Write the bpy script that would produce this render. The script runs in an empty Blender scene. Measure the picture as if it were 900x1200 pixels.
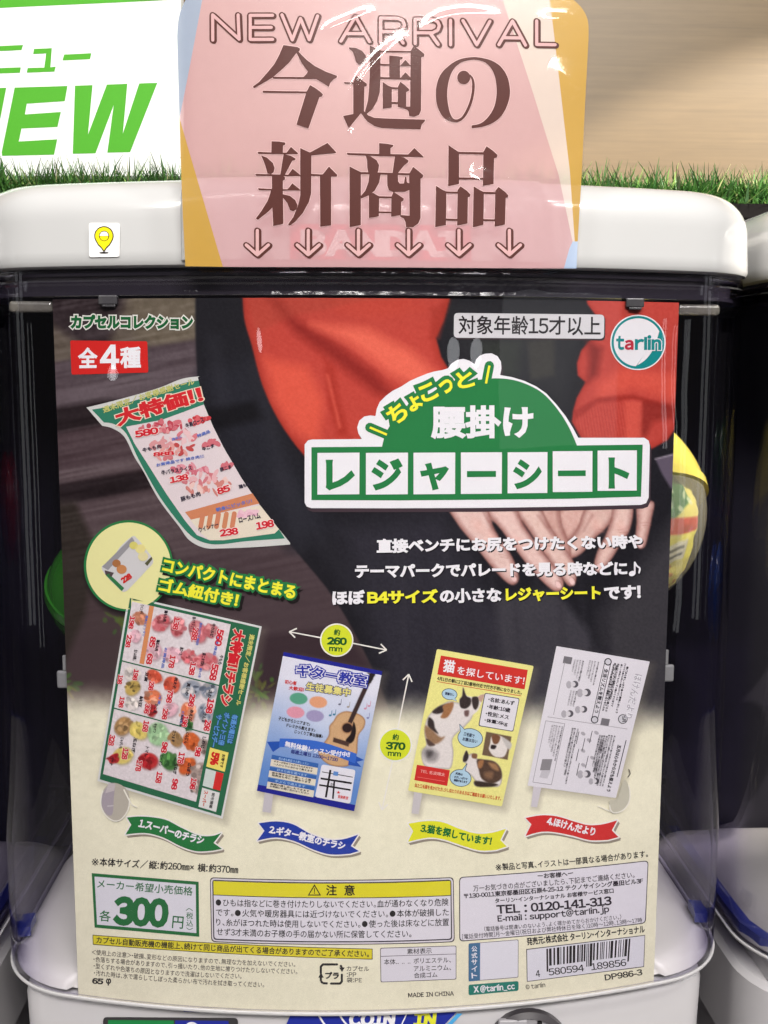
import bpy, bmesh, math, random
import numpy as np
from mathutils import Vector, Matrix
from mathutils.geometry import tessellate_polygon
random.seed(4); RNG = np.random.default_rng(7)
S = bpy.context.scene; COL = S.collection

# ------------------------------------------------------------------ camera
F_PX, PITCH, YAW, ROLL = 1250.0, 0.129262, -0.044399, 0.0021594
CAM = np.array([-0.012415, -0.386007, -0.026525])
R_CARD = 0.434483
_f = np.array([-math.sin(YAW)*math.cos(PITCH), math.cos(YAW)*math.cos(PITCH), -math.sin(PITCH)])
_r = np.array([math.cos(YAW), math.sin(YAW), 0.0]); _u = np.cross(_r, _f)
RT, UP, FW = math.cos(ROLL)*_r+math.sin(ROLL)*_u, math.cos(ROLL)*_u-math.sin(ROLL)*_r, _f
cd = bpy.data.cameras.new('camera'); cam = bpy.data.objects.new('camera', cd); COL.objects.link(cam)
cd.sensor_fit = 'HORIZONTAL'; cd.sensor_width = 36; cd.lens = 36*F_PX/900; cd.clip_start = 0.01; cd.clip_end = 100
M = Matrix.Identity(4)
for i in range(3):
    M[i][0], M[i][1], M[i][2], M[i][3] = RT[i], UP[i], -FW[i], CAM[i]
cam.matrix_world = M; S.camera = cam

# ------------------------------------------------------------------ world (dim shop interior) and lamps
w = bpy.data.worlds.new('World'); S.world = w; w.use_nodes = True
nt = w.node_tree; bg = nt.nodes['Background']
tc = nt.nodes.new('ShaderNodeTexCoord'); sx = nt.nodes.new('ShaderNodeSeparateXYZ'); rp = nt.nodes.new('ShaderNodeValToRGB')
nt.links.new(tc.outputs['Generated'], sx.inputs[0]); nt.links.new(sx.outputs['Z'], rp.inputs[0]); nt.links.new(rp.outputs[0], bg.inputs[0])
e = rp.color_ramp.elements
e[0].position = 0.0; e[0].color = (0.09, 0.085, 0.09, 1); e[1].position = 0.82; e[1].color = (0.90, 0.87, 0.85, 1)
q = e.new(0.54); q.color = (0.10, 0.095, 0.105, 1)
bg.inputs[1].default_value = 0.55

def area(name, loc, target, sx_, sy_, power, col=(1, .965, .92)):
    l = bpy.data.lights.new(name, 'AREA'); l.shape = 'RECTANGLE'; l.size = sx_; l.size_y = sy_; l.energy = power; l.color = col
    o = bpy.data.objects.new(name, l); COL.objects.link(o); o.location = loc
    o.rotation_euler = (Vector(target)-Vector(loc)).to_track_quat('-Z', 'Y').to_euler()
    return o
area('ceiling_lamp', (0.12, -1.30, 0.80), (0, 0, -0.13), 0.9, 0.35, 31)
area('ceiling_tube', (-0.55, -0.75, 1.3), (0, 0, -0.05), 0.08, 1.0, 6)
area('ceiling_spot_panel', (0.62, -0.55, 0.95), (0.05, 0, 0), 0.12, 0.12, 5)
area('front_tube', (0.25, -1.45, 1.02), (0, 0, -0.15), 0.9, 0.05, 9)
for x_, y_, z_ in ((.30, -.50, 1.15), (.02, -.42, 1.25), (-.28, -.55, 1.1), (.48, -.38, 1.0)): area('ceiling_spot', (x_, y_, z_), (0, 0, 0), .05, .05, 1.1)
# lamps further back in the shop, and added ones, which the bowed clear cover mirrors faintly
for nm, loc, w_, h_, p_ in (('shop_lamp', (.607, -2.331, .036), .08, .08, .04), ('shop_lamp', (.758, -2.29, .036), .08, .08, .04), ('shop_lamp', (-1.507, -1.932, -.016), .06, .04, .03), ('shop_lamp', (-.642, -2.323, .067), .03, .06, .018),
                            ('shop_tube', (1.838, -1.654, -.052), .012, .34, .04), ('shop_tube', (1.905, -1.60, -.06), .008, .30, .02), ('glare_panel', (1.257, -2.083, -.02), .80, .38, .30), ('streak_strip', (2.3, -.75, -.1), .16, 1.1, .6), ('streak_strip', (-2.3, -.75, -.1), .16, 1.1, .6), ('streak_strip', (2.0, -1.5, -.3), .05, .8, .16), ('streak_strip', (-2.1, -1.2, -.3), .05, .8, .16)):
    area(nm, loc, (0, 0, loc[2]*.2), w_, h_, p_, (.95, .97, 1)).data.shape = 'ELLIPSE' if nm == 'shop_lamp' else 'RECTANGLE'  # added: a wide panel for soft glare, tall strips to streak the cover's corners
sp = bpy.data.lights.new('shade_edge_spot', 'SPOT'); sp.energy = 170; sp.spot_size = math.radians(17.9); sp.spot_blend = 0.035; sp.color = (1, .93, .82); sp.shadow_soft_size = 0.012  # added spot; its cone edge stands in for a diagonal shadow on the wood
so = bpy.data.objects.new('shade_edge_spot', sp); COL.objects.link(so); so.location = (0.95, -0.55, 0.62)
so.rotation_euler = (Vector((0.202, 0.215, -0.0745))-Vector(so.location)).to_track_quat('-Z', 'Y').to_euler()
S.view_settings.view_transform = 'Standard'; S.view_settings.look = 'None'; S.view_settings.exposure = 0; S.view_settings.gamma = 1
S.cycles.max_bounces = 10; S.cycles.transparent_max_bounces = 24; S.cycles.use_denoising = True
S.cycles.caustics_reflective = False; S.cycles.caustics_refractive = False

# ------------------------------------------------------------------ helpers: materials
def lin(c):
    c = np.asarray(c, float)/255.0
    return np.where(c <= 0.04045, c/12.92, ((c+0.055)/1.055)**2.4)
INK = 0.90                                       # a photographed print colour to a paint albedo
_mats = {}
def pmat(name, base, rough=0.5, spec=0.4, metallic=0.0, noise=0.06, scale=900, coat=0.0, bump=0.0, bscale=400):
    """principled paint or plastic with a fine procedural mottling"""
    if name in _mats: return _mats[name]
    m = bpy.data.materials.new(name); m.use_nodes = True; t = m.node_tree; b = t.nodes['Principled BSDF']
    g = t.nodes.new('ShaderNodeTexCoord'); n = t.nodes.new('ShaderNodeTexNoise'); n.inputs['Scale'].default_value = scale; n.inputs['Detail'].default_value = 3
    mx = t.nodes.new('ShaderNodeMix'); mx.data_type = 'RGBA'
    t.links.new(g.outputs['Object'], n.inputs['Vector']); t.links.new(n.outputs['Fac'], mx.inputs[0])
    mx.inputs[6].default_value = (*[max(0, c*(1-noise)) for c in base], 1); mx.inputs[7].default_value = (*[min(1, c*(1+noise)) for c in base], 1)
    t.links.new(mx.outputs[2], b.inputs['Base Color'])
    b.inputs['Roughness'].default_value = rough; b.inputs['Specular IOR Level'].default_value = spec; b.inputs['Metallic'].default_value = metallic
    b.inputs['Coat Weight'].default_value = coat; b.inputs['Coat Roughness'].default_value = 0.04
    if bump:
        n2 = t.nodes.new('ShaderNodeTexNoise'); n2.inputs['Scale'].default_value = bscale; n2.inputs['Detail'].default_value = 4
        bp = t.nodes.new('ShaderNodeBump'); bp.inputs['Strength'].default_value = bump; bp.inputs['Distance'].default_value = 0.001
        t.links.new(g.outputs['Object'], n2.inputs['Vector']); t.links.new(n2.outputs['Fac'], bp.inputs['Height']); t.links.new(bp.outputs[0], b.inputs['Normal'])
    _mats[name] = m
    return m
def ink(r, g, b_, rough=0.45):
    return pmat('ink_%d_%d_%d' % (r, g, b_), tuple(lin((r, g, b_))*INK), rough, 0.12, noise=0.05, scale=1500)
def vcmat(name, rough=0.45):
    if name in _mats: return _mats[name]
    m = bpy.data.materials.new(name); m.use_nodes = True; t = m.node_tree; b = t.nodes['Principled BSDF']
    a = t.nodes.new('ShaderNodeAttribute'); a.attribute_name = 'print'
    g = t.nodes.new('ShaderNodeTexCoord'); n = t.nodes.new('ShaderNodeTexNoise'); n.inputs['Scale'].default_value = 1800
    mr = t.nodes.new('ShaderNodeMapRange'); mr.inputs[3].default_value = 0.9; mr.inputs[4].default_value = 1.1
    mx = t.nodes.new('ShaderNodeMix'); mx.data_type = 'RGBA'; mx.blend_type = 'MULTIPLY'; mx.inputs[0].default_value = 1
    t.links.new(g.outputs['Object'], n.inputs['Vector']); t.links.new(n.outputs['Fac'], mr.inputs[0])
    t.links.new(a.outputs['Color'], mx.inputs[6]); t.links.new(mr.outputs[0], mx.inputs[7]); t.links.new(mx.outputs[2], b.inputs['Base Color'])
    b.inputs['Roughness'].default_value = rough; b.inputs['Specular IOR Level'].default_value = 0.10
    _mats[name] = m
    return m
def clearmat(name, tint, f0=0.045, rough=0.02, body=0.0, bodycol=(.5, .5, .5), wave=0.12, edge=None):
    """thin clear plastic: see-through with a tint, Schlick reflection on both sides, optional milky body"""
    m = bpy.data.materials.new(name); m.use_nodes = True; t = m.node_tree; t.nodes.remove(t.nodes['Principled BSDF'])
    out = t.nodes['Material Output']; tr = t.nodes.new('ShaderNodeBsdfTransparent'); tr.inputs[0].default_value = (*tint, 1)
    gl = t.nodes.new('ShaderNodeBsdfGlossy'); gl.inputs['Roughness'].default_value = rough; gl.inputs[0].default_value = (1, 1, 1, 1)
    lw = t.nodes.new('ShaderNodeLayerWeight'); lw.inputs[0].default_value = 0.5
    pw = t.nodes.new('ShaderNodeMath'); pw.operation = 'POWER'; pw.inputs[1].default_value = 5
    ma = t.nodes.new('ShaderNodeMath'); ma.operation = 'MULTIPLY_ADD'; ma.inputs[1].default_value = 0.75; ma.inputs[2].default_value = f0
    g = t.nodes.new('ShaderNodeTexCoord'); n = t.nodes.new('ShaderNodeTexNoise'); n.inputs['Scale'].default_value = 14; n.inputs['Detail'].default_value = 2
    bp = t.nodes.new('ShaderNodeBump'); bp.inputs['Strength'].default_value = wave; bp.inputs['Distance'].default_value = 0.004
    t.links.new(g.outputs['Object'], n.inputs['Vector']); t.links.new(n.outputs['Fac'], bp.inputs['Height']); t.links.new(bp.outputs[0], gl.inputs['Normal'])
    t.links.new(lw.outputs['Facing'], pw.inputs[0]); t.links.new(pw.outputs[0], ma.inputs[0])
    src = tr
    if edge:
        p3 = t.nodes.new('ShaderNodeMath'); p3.operation = 'POWER'; p3.inputs[1].default_value = 2.2; mc = t.nodes.new('ShaderNodeMix'); mc.data_type = 'RGBA'
        mc.inputs[6].default_value = (*tint, 1); mc.inputs[7].default_value = (*edge, 1)
        t.links.new(lw.outputs['Facing'], p3.inputs[0]); t.links.new(p3.outputs[0], mc.inputs[0]); t.links.new(mc.outputs[2], tr.inputs[0])
    if body:
        df = t.nodes.new('ShaderNodeBsdfDiffuse'); df.inputs[0].default_value = (*bodycol, 1)
        m0 = t.nodes.new('ShaderNodeMixShader'); m0.inputs[0].default_value = body
        t.links.new(tr.outputs[0], m0.inputs[1]); t.links.new(df.outputs[0], m0.inputs[2]); src = m0
    ms = t.nodes.new('ShaderNodeMixShader'); t.links.new(ma.outputs[0], ms.inputs[0]); t.links.new(src.outputs[0], ms.inputs[1]); t.links.new(gl.outputs[0], ms.inputs[2])
    t.links.new(ms.outputs[0], out.inputs['Surface'])
    _mats[name] = m
    return m

# ------------------------------------------------------------------ helpers: objects
def tag(o, label=None, cat=None, group=None, kind=None):
    for k, v in (('label', label), ('category', cat), ('group', group), ('kind', kind)):
        if v: o[k] = v
    return o
def empty(name, loc=(0, 0, 0)):
    o = bpy.data.objects.new(name, None); COL.objects.link(o); o.location = loc; o.empty_display_size = 0.02
    return o
def mesh_obj(name, verts, faces, mats, parent=None, midx=None, smooth=False):
    me = bpy.data.meshes.new(name); me.from_pydata([tuple(v) for v in verts], [], faces)
    for m in (mats if isinstance(mats, (list, tuple)) else [mats]): me.materials.append(m)
    if midx is not None: me.polygons.foreach_set('material_index', midx)
    if smooth: me.polygons.foreach_set('use_smooth', [True]*len(me.polygons))
    me.update(); o = bpy.data.objects.new(name, me); COL.objects.link(o)
    if parent is not None: o.parent = parent
    return o
def bm_obj(name, bm, mats, parent=None, smooth=False, auto=None):
    me = bpy.data.meshes.new(name); bmesh.ops.recalc_face_normals(bm, faces=bm.faces); bm.to_mesh(me); bm.free()
    for m in (mats if isinstance(mats, (list, tuple)) else [mats]): me.materials.append(m)
    if smooth: me.polygons.foreach_set('use_smooth', [True]*len(me.polygons))
    o = bpy.data.objects.new(name, me); COL.objects.link(o)
    if auto is not None:
        me.set_sharp_from_angle(angle=math.radians(auto))
    if parent is not None: o.parent = parent
    return o
def bx(bm, x0, x1, y0, y1, z0, z1, bev=0.0, mi=0):
    vs = [bm.verts.new(p) for p in ((x0, y0, z0), (x1, y0, z0), (x1, y1, z0), (x0, y1, z0), (x0, y0, z1), (x1, y0, z1), (x1, y1, z1), (x0, y1, z1))]
    fs = [bm.faces.new([vs[i] for i in f]) for f in ((3, 2, 1, 0), (4, 5, 6, 7), (0, 1, 5, 4), (1, 2, 6, 5), (2, 3, 7, 6), (3, 0, 4, 7))]
    for f in fs: f.material_index = mi
    if bev:
        r = bmesh.ops.bevel(bm, geom=list({e for f in fs for e in f.edges}), offset=bev, segments=3, profile=0.5, affect='EDGES')
        for f in r['faces']: f.material_index = mi

# ------------------------------------------------------------------ helpers: a bowed sheet seen in the photograph (cylinder about a vertical axis)
class Surf:
    def __init__(s, R, y0, wob=None): s.R, s.y0, s.wob = R, y0, wob
    def P(s, x, y):
        """photograph position to place on the sheet: arc length and height"""
        x = np.asarray(x, float); y = np.asarray(y, float)
        d = FW[:, None]*F_PX+RT[:, None]*(x.ravel()-450)-UP[:, None]*(y.ravel()-600)
        ox, oy = CAM[0], CAM[1]-s.R-s.y0
        a = d[0]**2+d[1]**2; b = ox*d[0]+oy*d[1]; c = ox*ox+oy*oy-s.R**2
        t = (-b-np.sqrt(np.maximum(b*b-a*c, 0)))/a
        return np.arctan2(CAM[0]+t*d[0], -(oy+t*d[1]))*s.R, CAM[2]+t*d[2]
    def W(s, sv, z, off=0.0):
        o = off+(s.wob(sv, z) if s.wob else 0.0); a = sv/s.R
        return np.stack([np.sin(a)*(s.R+o), s.y0+s.R-np.cos(a)*(s.R+o), np.broadcast_to(z, np.shape(sv))], -1)
    def px(s, sv, z):
        v = s.W(sv, z)-CAM; d = v@FW
        return 450+F_PX*(v@RT)/d, 600-F_PX*(v@UP)/d
    def xyz(s, x, y, off=0.0):
        a, b = s.P(x, y); return s.W(a, b, off)
LAYER = 0.00004
def cr(pts, n=6, closed=True):
    """smooth curve through points"""
    p = [np.array(q, float) for q in pts]; N = len(p); out = []
    for i in range(N if closed else N-1):
        a, b, c, d = (p[(i-1) % N], p[i], p[(i+1) % N], p[(i+2) % N]) if closed else (p[max(i-1, 0)], p[i], p[i+1], p[min(i+2, N-1)])
        for k in range(n):
            t = k/n; out.append(tuple(0.5*((2*b)+(c-a)*t+(2*a-5*b+4*c-d)*t*t+(3*b-a-3*c+d)*t**3)))
    if not closed: out.append(tuple(p[-1]))
    return out
def ell(cx, cy, rx, ry=None, n=40, rot=0, a0=0, a1=360):
    ry = rx if ry is None else ry; c, s_ = math.cos(math.radians(rot)), math.sin(math.radians(rot)); o = []
    full = abs(a1-a0) >= 360
    for i in range(n if full else n+1):
        a = math.radians(a0+(a1-a0)*i/n); x, y = rx*math.cos(a), ry*math.sin(a); o.append((cx+x*c-y*s_, cy+x*s_+y*c))
    return o
def rrect(q, r=4, n=4):
    """rounded quad from four corners (tl, tr, br, bl)"""
    out = []; q = [np.array(p, float) for p in q]
    for i in range(4):
        p, a, b = q[i], q[i-1], q[(i+1) % 4]; u = (a-p)/np.linalg.norm(a-p); v = (b-p)/np.linalg.norm(b-p)
        for k in range(n+1):
            t = k/n; out.append(tuple((1-t)**2*(p+u*r)+2*t*(1-t)*p+t*t*(p+v*r)))
    return out
def bil(q, a, b):
    q = np.array(q, float); return q[0]*(1-a)*(1-b)+q[1]*a*(1-b)+q[2]*a*b+q[3]*(1-a)*b

# text: outlines come from Blender's own built-in type
_tc = bpy.data.curves.new('type_setter', 'FONT'); _to = bpy.data.objects.new('type_setter', _tc); COL.objects.link(_to)
_glyphs = {}
def glyph1(body, bold):
    k = (body, round(bold, 3))
    if k in _glyphs: return _glyphs[k]
    _tc.body = body; _tc.size = 1; _tc.resolution_u = 3; _tc.bevel_depth = bold; _tc.bevel_resolution = 0; _tc.fill_mode = 'BOTH' if bold else 'FRONT'
    dg = bpy.context.evaluated_depsgraph_get(); dg.update(); ev = _to.evaluated_get(dg); me = ev.to_mesh()
    n = len(me.vertices); co = np.empty(n*3); me.vertices.foreach_get('co', co); co = co.reshape(n, 3)
    fs = []
    for p in me.polygons:
        v = list(p.vertices)
        if bold and co[v, 2].mean() < -1e-5: continue
        fs.append(v)
    ev.to_mesh_clear()
    used = sorted({i for f in fs for i in f}); mp = {i: j for j, i in enumerate(used)}
    co = co[used]; fs = [[mp[i] for i in f] for f in fs]
    out = []                                          # counter-clockwise seen from the front
    for f in fs:
        p = co[f]; ar = sum(p[i-1][0]*p[i][1]-p[i][0]*p[i-1][1] for i in range(len(f)))
        if abs(ar) < 1e-9: continue
        out.append(f if ar > 0 else f[::-1])
    _glyphs[k] = (co, out); return _glyphs[k]
def glyph(body, bold):
    """a line of type: Latin letters and figures are set proportionally from the wide forms of the Japanese type"""
    k = ('line', body, round(bold, 3))
    if k in _glyphs: return _glyphs[k]
    pen = 0.0; V = []; Fc = []; n = 0
    for ch in body:
        if ch == ' ': pen += .30; continue
        wide = chr(ord(ch)+0xFEE0) if 33 <= ord(ch) <= 126 and ch not in '-_l' else ch
        co, fs = glyph1(wide, bold)
        if not len(co): pen += 1; continue
        co0, _ = glyph1(wide, 0.0); x0, x1 = co0[:, 0].min(), co0[:, 0].max(); c = co.copy()
        if ch.isdigit() and ord(ch) < 128: c[:, 0] += pen+.28-(x0+x1)/2; pen += .565
        elif ord(ch) < 128: c[:, 0] += pen+.05-x0; pen += x1-x0+.10
        elif ch in '、。，．・：！／': c[:, 0] += pen+.08-x0; pen += x1-x0+.22
        elif ch in '「（［〈': c[:, 0] += pen+.08-x0; pen += x1-x0+.12
        elif ch in '」）］〉': c[:, 0] += pen+.04-x0; pen += x1-x0+.12
        else: c[:, 0] += pen; pen += 1.0
        V.append(c); Fc += [[i+n for i in f] for f in fs]; n += len(c)
    _glyphs[k] = (np.concatenate(V), Fc); return _glyphs[k]

class Art:
    """printed matter laid on a bowed sheet; positions are photograph pixels, layers are printed one over the other"""
    def __init__(s, surf): s.surf = surf; s.v = []; s.f = []; s.m = []; s.mats = []; s.n = 0; s.tick = 0
    def mi(s, m):
        if m not in s.mats: s.mats.append(m)
        return s.mats.index(m)
    def add(s, xy, off, faces, m):
        xy = np.asarray(xy, float); off = np.broadcast_to(off, (len(xy),))
        s.v.append(np.column_stack([xy, off])); s.f += [[i+s.n for i in f] for f in faces]; s.m += [s.mi(m)]*len(faces); s.n += len(xy)
    def poly(s, pts, m, L, holes=()):
        loops = [list(pts)]+[list(h) for h in holes]
        tri = tessellate_polygon([[Vector((p[0], p[1], 0)) for p in l] for l in loops]); fl = [p for l in loops for p in l]
        xs = [p[0] for p in fl]
        if max(xs)-min(xs) < 16 and max(p[1] for p in fl)-min(p[1] for p in fl) < 400:
            V = np.array(fl, float); fs = [list(t) for t in tri]
        else:
            bm = bmesh.new(); vv = [bm.verts.new((p[0], p[1], 0)) for p in fl]
            for t in tri:
                try: bm.faces.new([vv[i] for i in t])
                except ValueError: pass
            for k in range(int(min(xs)//14)+1, int(max(xs)//14)+1):
                bmesh.ops.bisect_plane(bm, geom=bm.verts[:]+bm.edges[:]+bm.faces[:], plane_co=(k*14.0, 0, 0), plane_no=(1, 0, 0), dist=1e-5)
            bm.verts.index_update(); V = np.array([v.co[:2] for v in bm.verts]); fs = [[v.index for v in f.verts] for f in bm.faces]; bm.free()
        g = []
        for f in fs:
            p = V[f]; ar = sum(p[i-1][0]*p[i][1]-p[i][0]*p[i-1][1] for i in range(len(f)))
            if abs(ar) < 1e-7: continue
            g.append(f if ar < 0 else f[::-1])
        s.add(V, L*LAYER, g, m)
    def stroke(s, pts, wd, m, L, closed=False, rnd=True):
        P = [np.array(p, float) for p in pts]; N = len(P)
        for i in range(N if closed else N-1):
            a, b = P[i], P[(i+1) % N]; d = b-a; l = np.linalg.norm(d)
            if l < 1e-6: continue
            n = np.array([-d[1], d[0]])/l*wd/2; s.tick = (s.tick+1) % 9
            s.poly([a+n, b+n, b-n, a-n], m, L+s.tick*0.05)
        if rnd:
            for p in P: s.tick = (s.tick+1) % 9; s.poly(ell(p[0], p[1], wd/2, n=10), m, L+s.tick*0.05)
    def text(s, body, p0, p1, h, m, L, bold=0.0, bow=0.0, shear=0.0, grow=0.0, wave=0.0):
        """ink box: bottom-left p0, bottom-right p1, height h; bold thickens the strokes; grow draws the same ink wider all round (an outline)"""
        co, fs = glyph(body, bold); c2, f2 = glyph(body, bold+grow) if grow else (co, fs)
        x0, x1, y0, y1 = co[:, 0].min(), co[:, 0].max(), co[:, 1].min(), co[:, 1].max()
        if y1-y0 < 0.25: y0, y1 = min(y0, 0), max(y1, 0.7)
        p0 = np.array(p0, float); p1 = np.array(p1, float); d = p1-p0; l = np.linalg.norm(d); n = np.array([d[1], -d[0]])/l
        t = (c2[:, 0]-x0)/(x1-x0); v = (c2[:, 1]-y0)/(y1-y0)*h
        xy = p0+np.outer(t+shear*v/l, d)+np.outer(v-bow*4*t*(1-t)+wave*np.sin(2*np.pi*t), n)
        s.add(xy, L*LAYER+c2[:, 2]*LAYER*2, f2, m)
    def otext(s, body, p0, p1, h, m, mo, L, bold=0.05, grow=0.06, **k):
        s.text(body, p0, p1, h, mo, L, bold, grow=grow, **k); s.text(body, p0, p1, h, m, L+1, bold, **k)
    def char(s, ch, c, size, ang, m, L, bold=0.05, grow=0.0):
        """one letter about its centre, turned by ang degrees counter-clockwise"""
        a = math.radians(ang); ux = np.array([math.cos(a), -math.sin(a)]); uy = np.array([-math.sin(a), -math.cos(a)])
        c = np.array(c, float); p0 = c-ux*size/2-uy*size/2; s.text(ch, p0, p0+ux*size, size, m, L, bold, grow=grow)
    def build(s, name, parent=None, label=None, warp=None):
        V = np.concatenate(s.v); xyz = s.surf.xyz(V[:, 0], V[:, 1], V[:, 2])
        o = mesh_obj(name, xyz, s.f, s.mats, parent, s.m)
        if label: o['label'] = label
        return o

# painting helpers for halftone prints
def sdp(X, Y, pts):
    p = np.array(pts, float); d = np.full(X.shape, 1e18); ins = np.zeros(X.shape, bool); N = len(p)
    for i in range(N):
        a, b = p[i-1], p[i]; ex, ey = b-a; wx, wy = X-a[0], Y-a[1]
        t = np.clip((wx*ex+wy*ey)/(ex*ex+ey*ey+1e-12), 0, 1); d = np.minimum(d, (wx-ex*t)**2+(wy-ey*t)**2)
        c = ((a[1] <= Y) & (b[1] > Y)) | ((b[1] <= Y) & (a[1] > Y))
        if ey != 0: ins ^= c & (X < a[0]+(Y-a[1])/ey*ex)
    d = np.sqrt(d); return np.where(ins, -d, d)
def vn(X, Y, sc, seed=0, st=1.0):
    g = np.random.default_rng(seed).random((64, 64)); x = X/(sc*st); y = Y/sc; xi = np.floor(x).astype(int); yi = np.floor(y).astype(int); fx = x-xi; fy = y-yi
    fx = fx*fx*(3-2*fx); fy = fy*fy*(3-2*fy); a = lambda i, j: g[(yi+j) % 64, (xi+i) % 64]
    return (a(0, 0)*(1-fx)+a(1, 0)*fx)*(1-fy)+(a(0, 1)*(1-fx)+a(1, 1)*fx)*fy
def mixc(C, mask, col):
    C += (np.asarray(col, float)-C)*np.asarray(mask)[..., None]
def fillp(C, X, Y, pts, col, soft=2.0, rim=None, rw=8, amount=1.0):
    """fill a polygon with a soft edge, optionally shading towards rim colour at its border"""
    x0, x1 = min(p[0] for p in pts)-soft*2, max(p[0] for p in pts)+soft*2; y0, y1 = min(p[1] for p in pts)-soft*2, max(p[1] for p in pts)+soft*2
    k = np.nonzero((X >= x0) & (X <= x1) & (Y >= y0) & (Y <= y1))
    if not len(k[0]): return
    x, y = X[k], Y[k]; sd = sdp(x, y, pts); mk = np.clip(.5-sd/soft, 0, 1)*amount; c = np.broadcast_to(np.asarray(col, float), (len(x), 3)).copy()
    if rim is not None:
        mixc(c, np.clip(1+sd/rw, 0, 1)**1.5, rim)
    cc = C[k]; cc += (c-cc)*mk[:, None]; C[k] = cc
def blob(C, X, Y, cx, cy, rx, ry, col, soft=0.3, rot=0, amount=1.0):
    c, s_ = math.cos(math.radians(rot)), math.sin(math.radians(rot)); dx, dy = X-cx, Y-cy
    r = np.sqrt(((dx*c+dy*s_)/rx)**2+((-dx*s_+dy*c)/ry)**2); mixc(C, np.clip((1-r)/soft+.5, 0, 1)*amount, col)
def line(C, X, Y, a, b, wd, col, soft=2, amount=1.0):
    ex, ey = b[0]-a[0], b[1]-a[1]; t = np.clip(((X-a[0])*ex+(Y-a[1])*ey)/(ex*ex+ey*ey), 0, 1)
    d = np.hypot(X-a[0]-ex*t, Y-a[1]-ey*t)-wd/2; mixc(C, np.clip(.5-d/soft, 0, 1)*amount, col)
def grid_mesh(name, xyz, C, parent, mat, mask=None):
    """a sheet of small cells, each corner carrying its printed colour"""
    h, w_ = C.shape[:2]; idx = np.arange(h*w_).reshape(h, w_)
    f = np.stack([idx[:-1, :-1], idx[1:, :-1], idx[1:, 1:], idx[:-1, 1:]], -1).reshape(-1, 4)
    if mask is not None: f = f[(mask[:-1, :-1] & mask[1:, :-1] & mask[1:, 1:] & mask[:-1, 1:]).ravel()]
    me = bpy.data.meshes.new(name); nv, nf = h*w_, len(f)
    me.vertices.add(nv); me.vertices.foreach_set('co', xyz.reshape(-1)); me.loops.add(nf*4); me.loops.foreach_set('vertex_index', f.reshape(-1).astype(np.int32))
    me.polygons.add(nf); me.polygons.foreach_set('loop_start', np.arange(0, nf*4, 4, dtype=np.int32)); me.polygons.foreach_set('use_smooth', np.ones(nf, bool)); me.update(calc_edges=True)
    at = me.color_attributes.new('print', 'FLOAT_COLOR', 'POINT'); L = lin(np.clip(C, 0, 255))*INK
    at.data.foreach_set('color', np.concatenate([L.reshape(-1, 3), np.ones((nv, 1))], 1).astype(np.float32).reshape(-1))
    me.materials.append(mat); o = bpy.data.objects.new(name, me); COL.objects.link(o)
    if parent is not None: o.parent = parent
    return o
def quad_print(name, surf, q, L, nu, nv, fn, parent, base):
    A, B = np.meshgrid(np.linspace(0, 1, nu), np.linspace(0, 1, nv)); q = np.array(q, float)
    w4 = [(1-A)*(1-B), A*(1-B), A*B, (1-A)*B]; X = sum(w_*p[0] for w_, p in zip(w4, q)); Y = sum(w_*p[1] for w_, p in zip(w4, q))
    C = np.empty(A.shape+(3,)); C[:] = base; fn(C, X, Y, A, B)
    return grid_mesh(name, surf.xyz(X, Y, L*LAYER).reshape(nv, nu, 3), C, parent, vcmat('halftone_print'))

# ------------------------------------------------------------------ helpers: the rounded plan of the machine, swept along a profile
def plan(o=0.0, w_=0.152, R=0.44, y0=-0.0030, r=0.042, yb=0.235, n=28, taper=0.0):
    W_, RR, r_ = w_+o, R+o, max(r+o, 0.002); cy = y0+R; xc = W_-r_; yc = cy-math.sqrt((RR-r_)**2-xc**2)
    a1 = math.atan2(xc, cy-yc); pts = []
    for i in range(n+1):
        a = a1*i/n; pts.append((RR*math.sin(a), cy-RR*math.cos(a)))
    for i in range(1, 15):
        a = a1+(math.pi/2-a1)*i/14; pts.append((xc+r_*math.sin(a), yc-r_*math.cos(a)))
    rb = 0.02
    pts.append((W_-taper, yb+o-rb))
    for i in range(1, 7):
        a = math.pi/2*i/6; pts.append((W_-taper-rb+rb*math.cos(a), yb+o-rb+rb*math.sin(a)))
    return [(-x, y) for x, y in reversed(pts[1:])]+pts            # left back round the front to right back
def sweep(name, prof, mats, parent=None, kw=None, closed_back=True, cap_top=False, cap_bottom=False, smooth=True, loop=False, midx=None, auto=40):
    kw = kw or {}; rings = [[(x, y, z) for x, y in plan(o, **kw)] for o, z in prof]; n = len(rings[0]); V = [p for r in rings for p in r]; Fc = []; mi = []
    K = len(prof)
    for k in range(K if loop else K-1):
        k2 = (k+1) % K
        for i in range(n if closed_back else n-1):
            j = (i+1) % n; Fc.append([k*n+i, k*n+j, k2*n+j, k2*n+i]); mi.append(midx[k] if midx else 0)
    if cap_top: Fc.append([(K-1)*n+i for i in range(n)]); mi.append(0)
    if cap_bottom: Fc.append([i for i in reversed(range(n))]); mi.append(0)
    bm = bmesh.new(); vs = [bm.verts.new(p) for p in V]
    for f, m in zip(Fc, mi):
        fc = bm.faces.new([vs[i] for i in f]); fc.material_index = m
    return bm_obj(name, bm, mats, parent, smooth=smooth, auto=auto)
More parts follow.
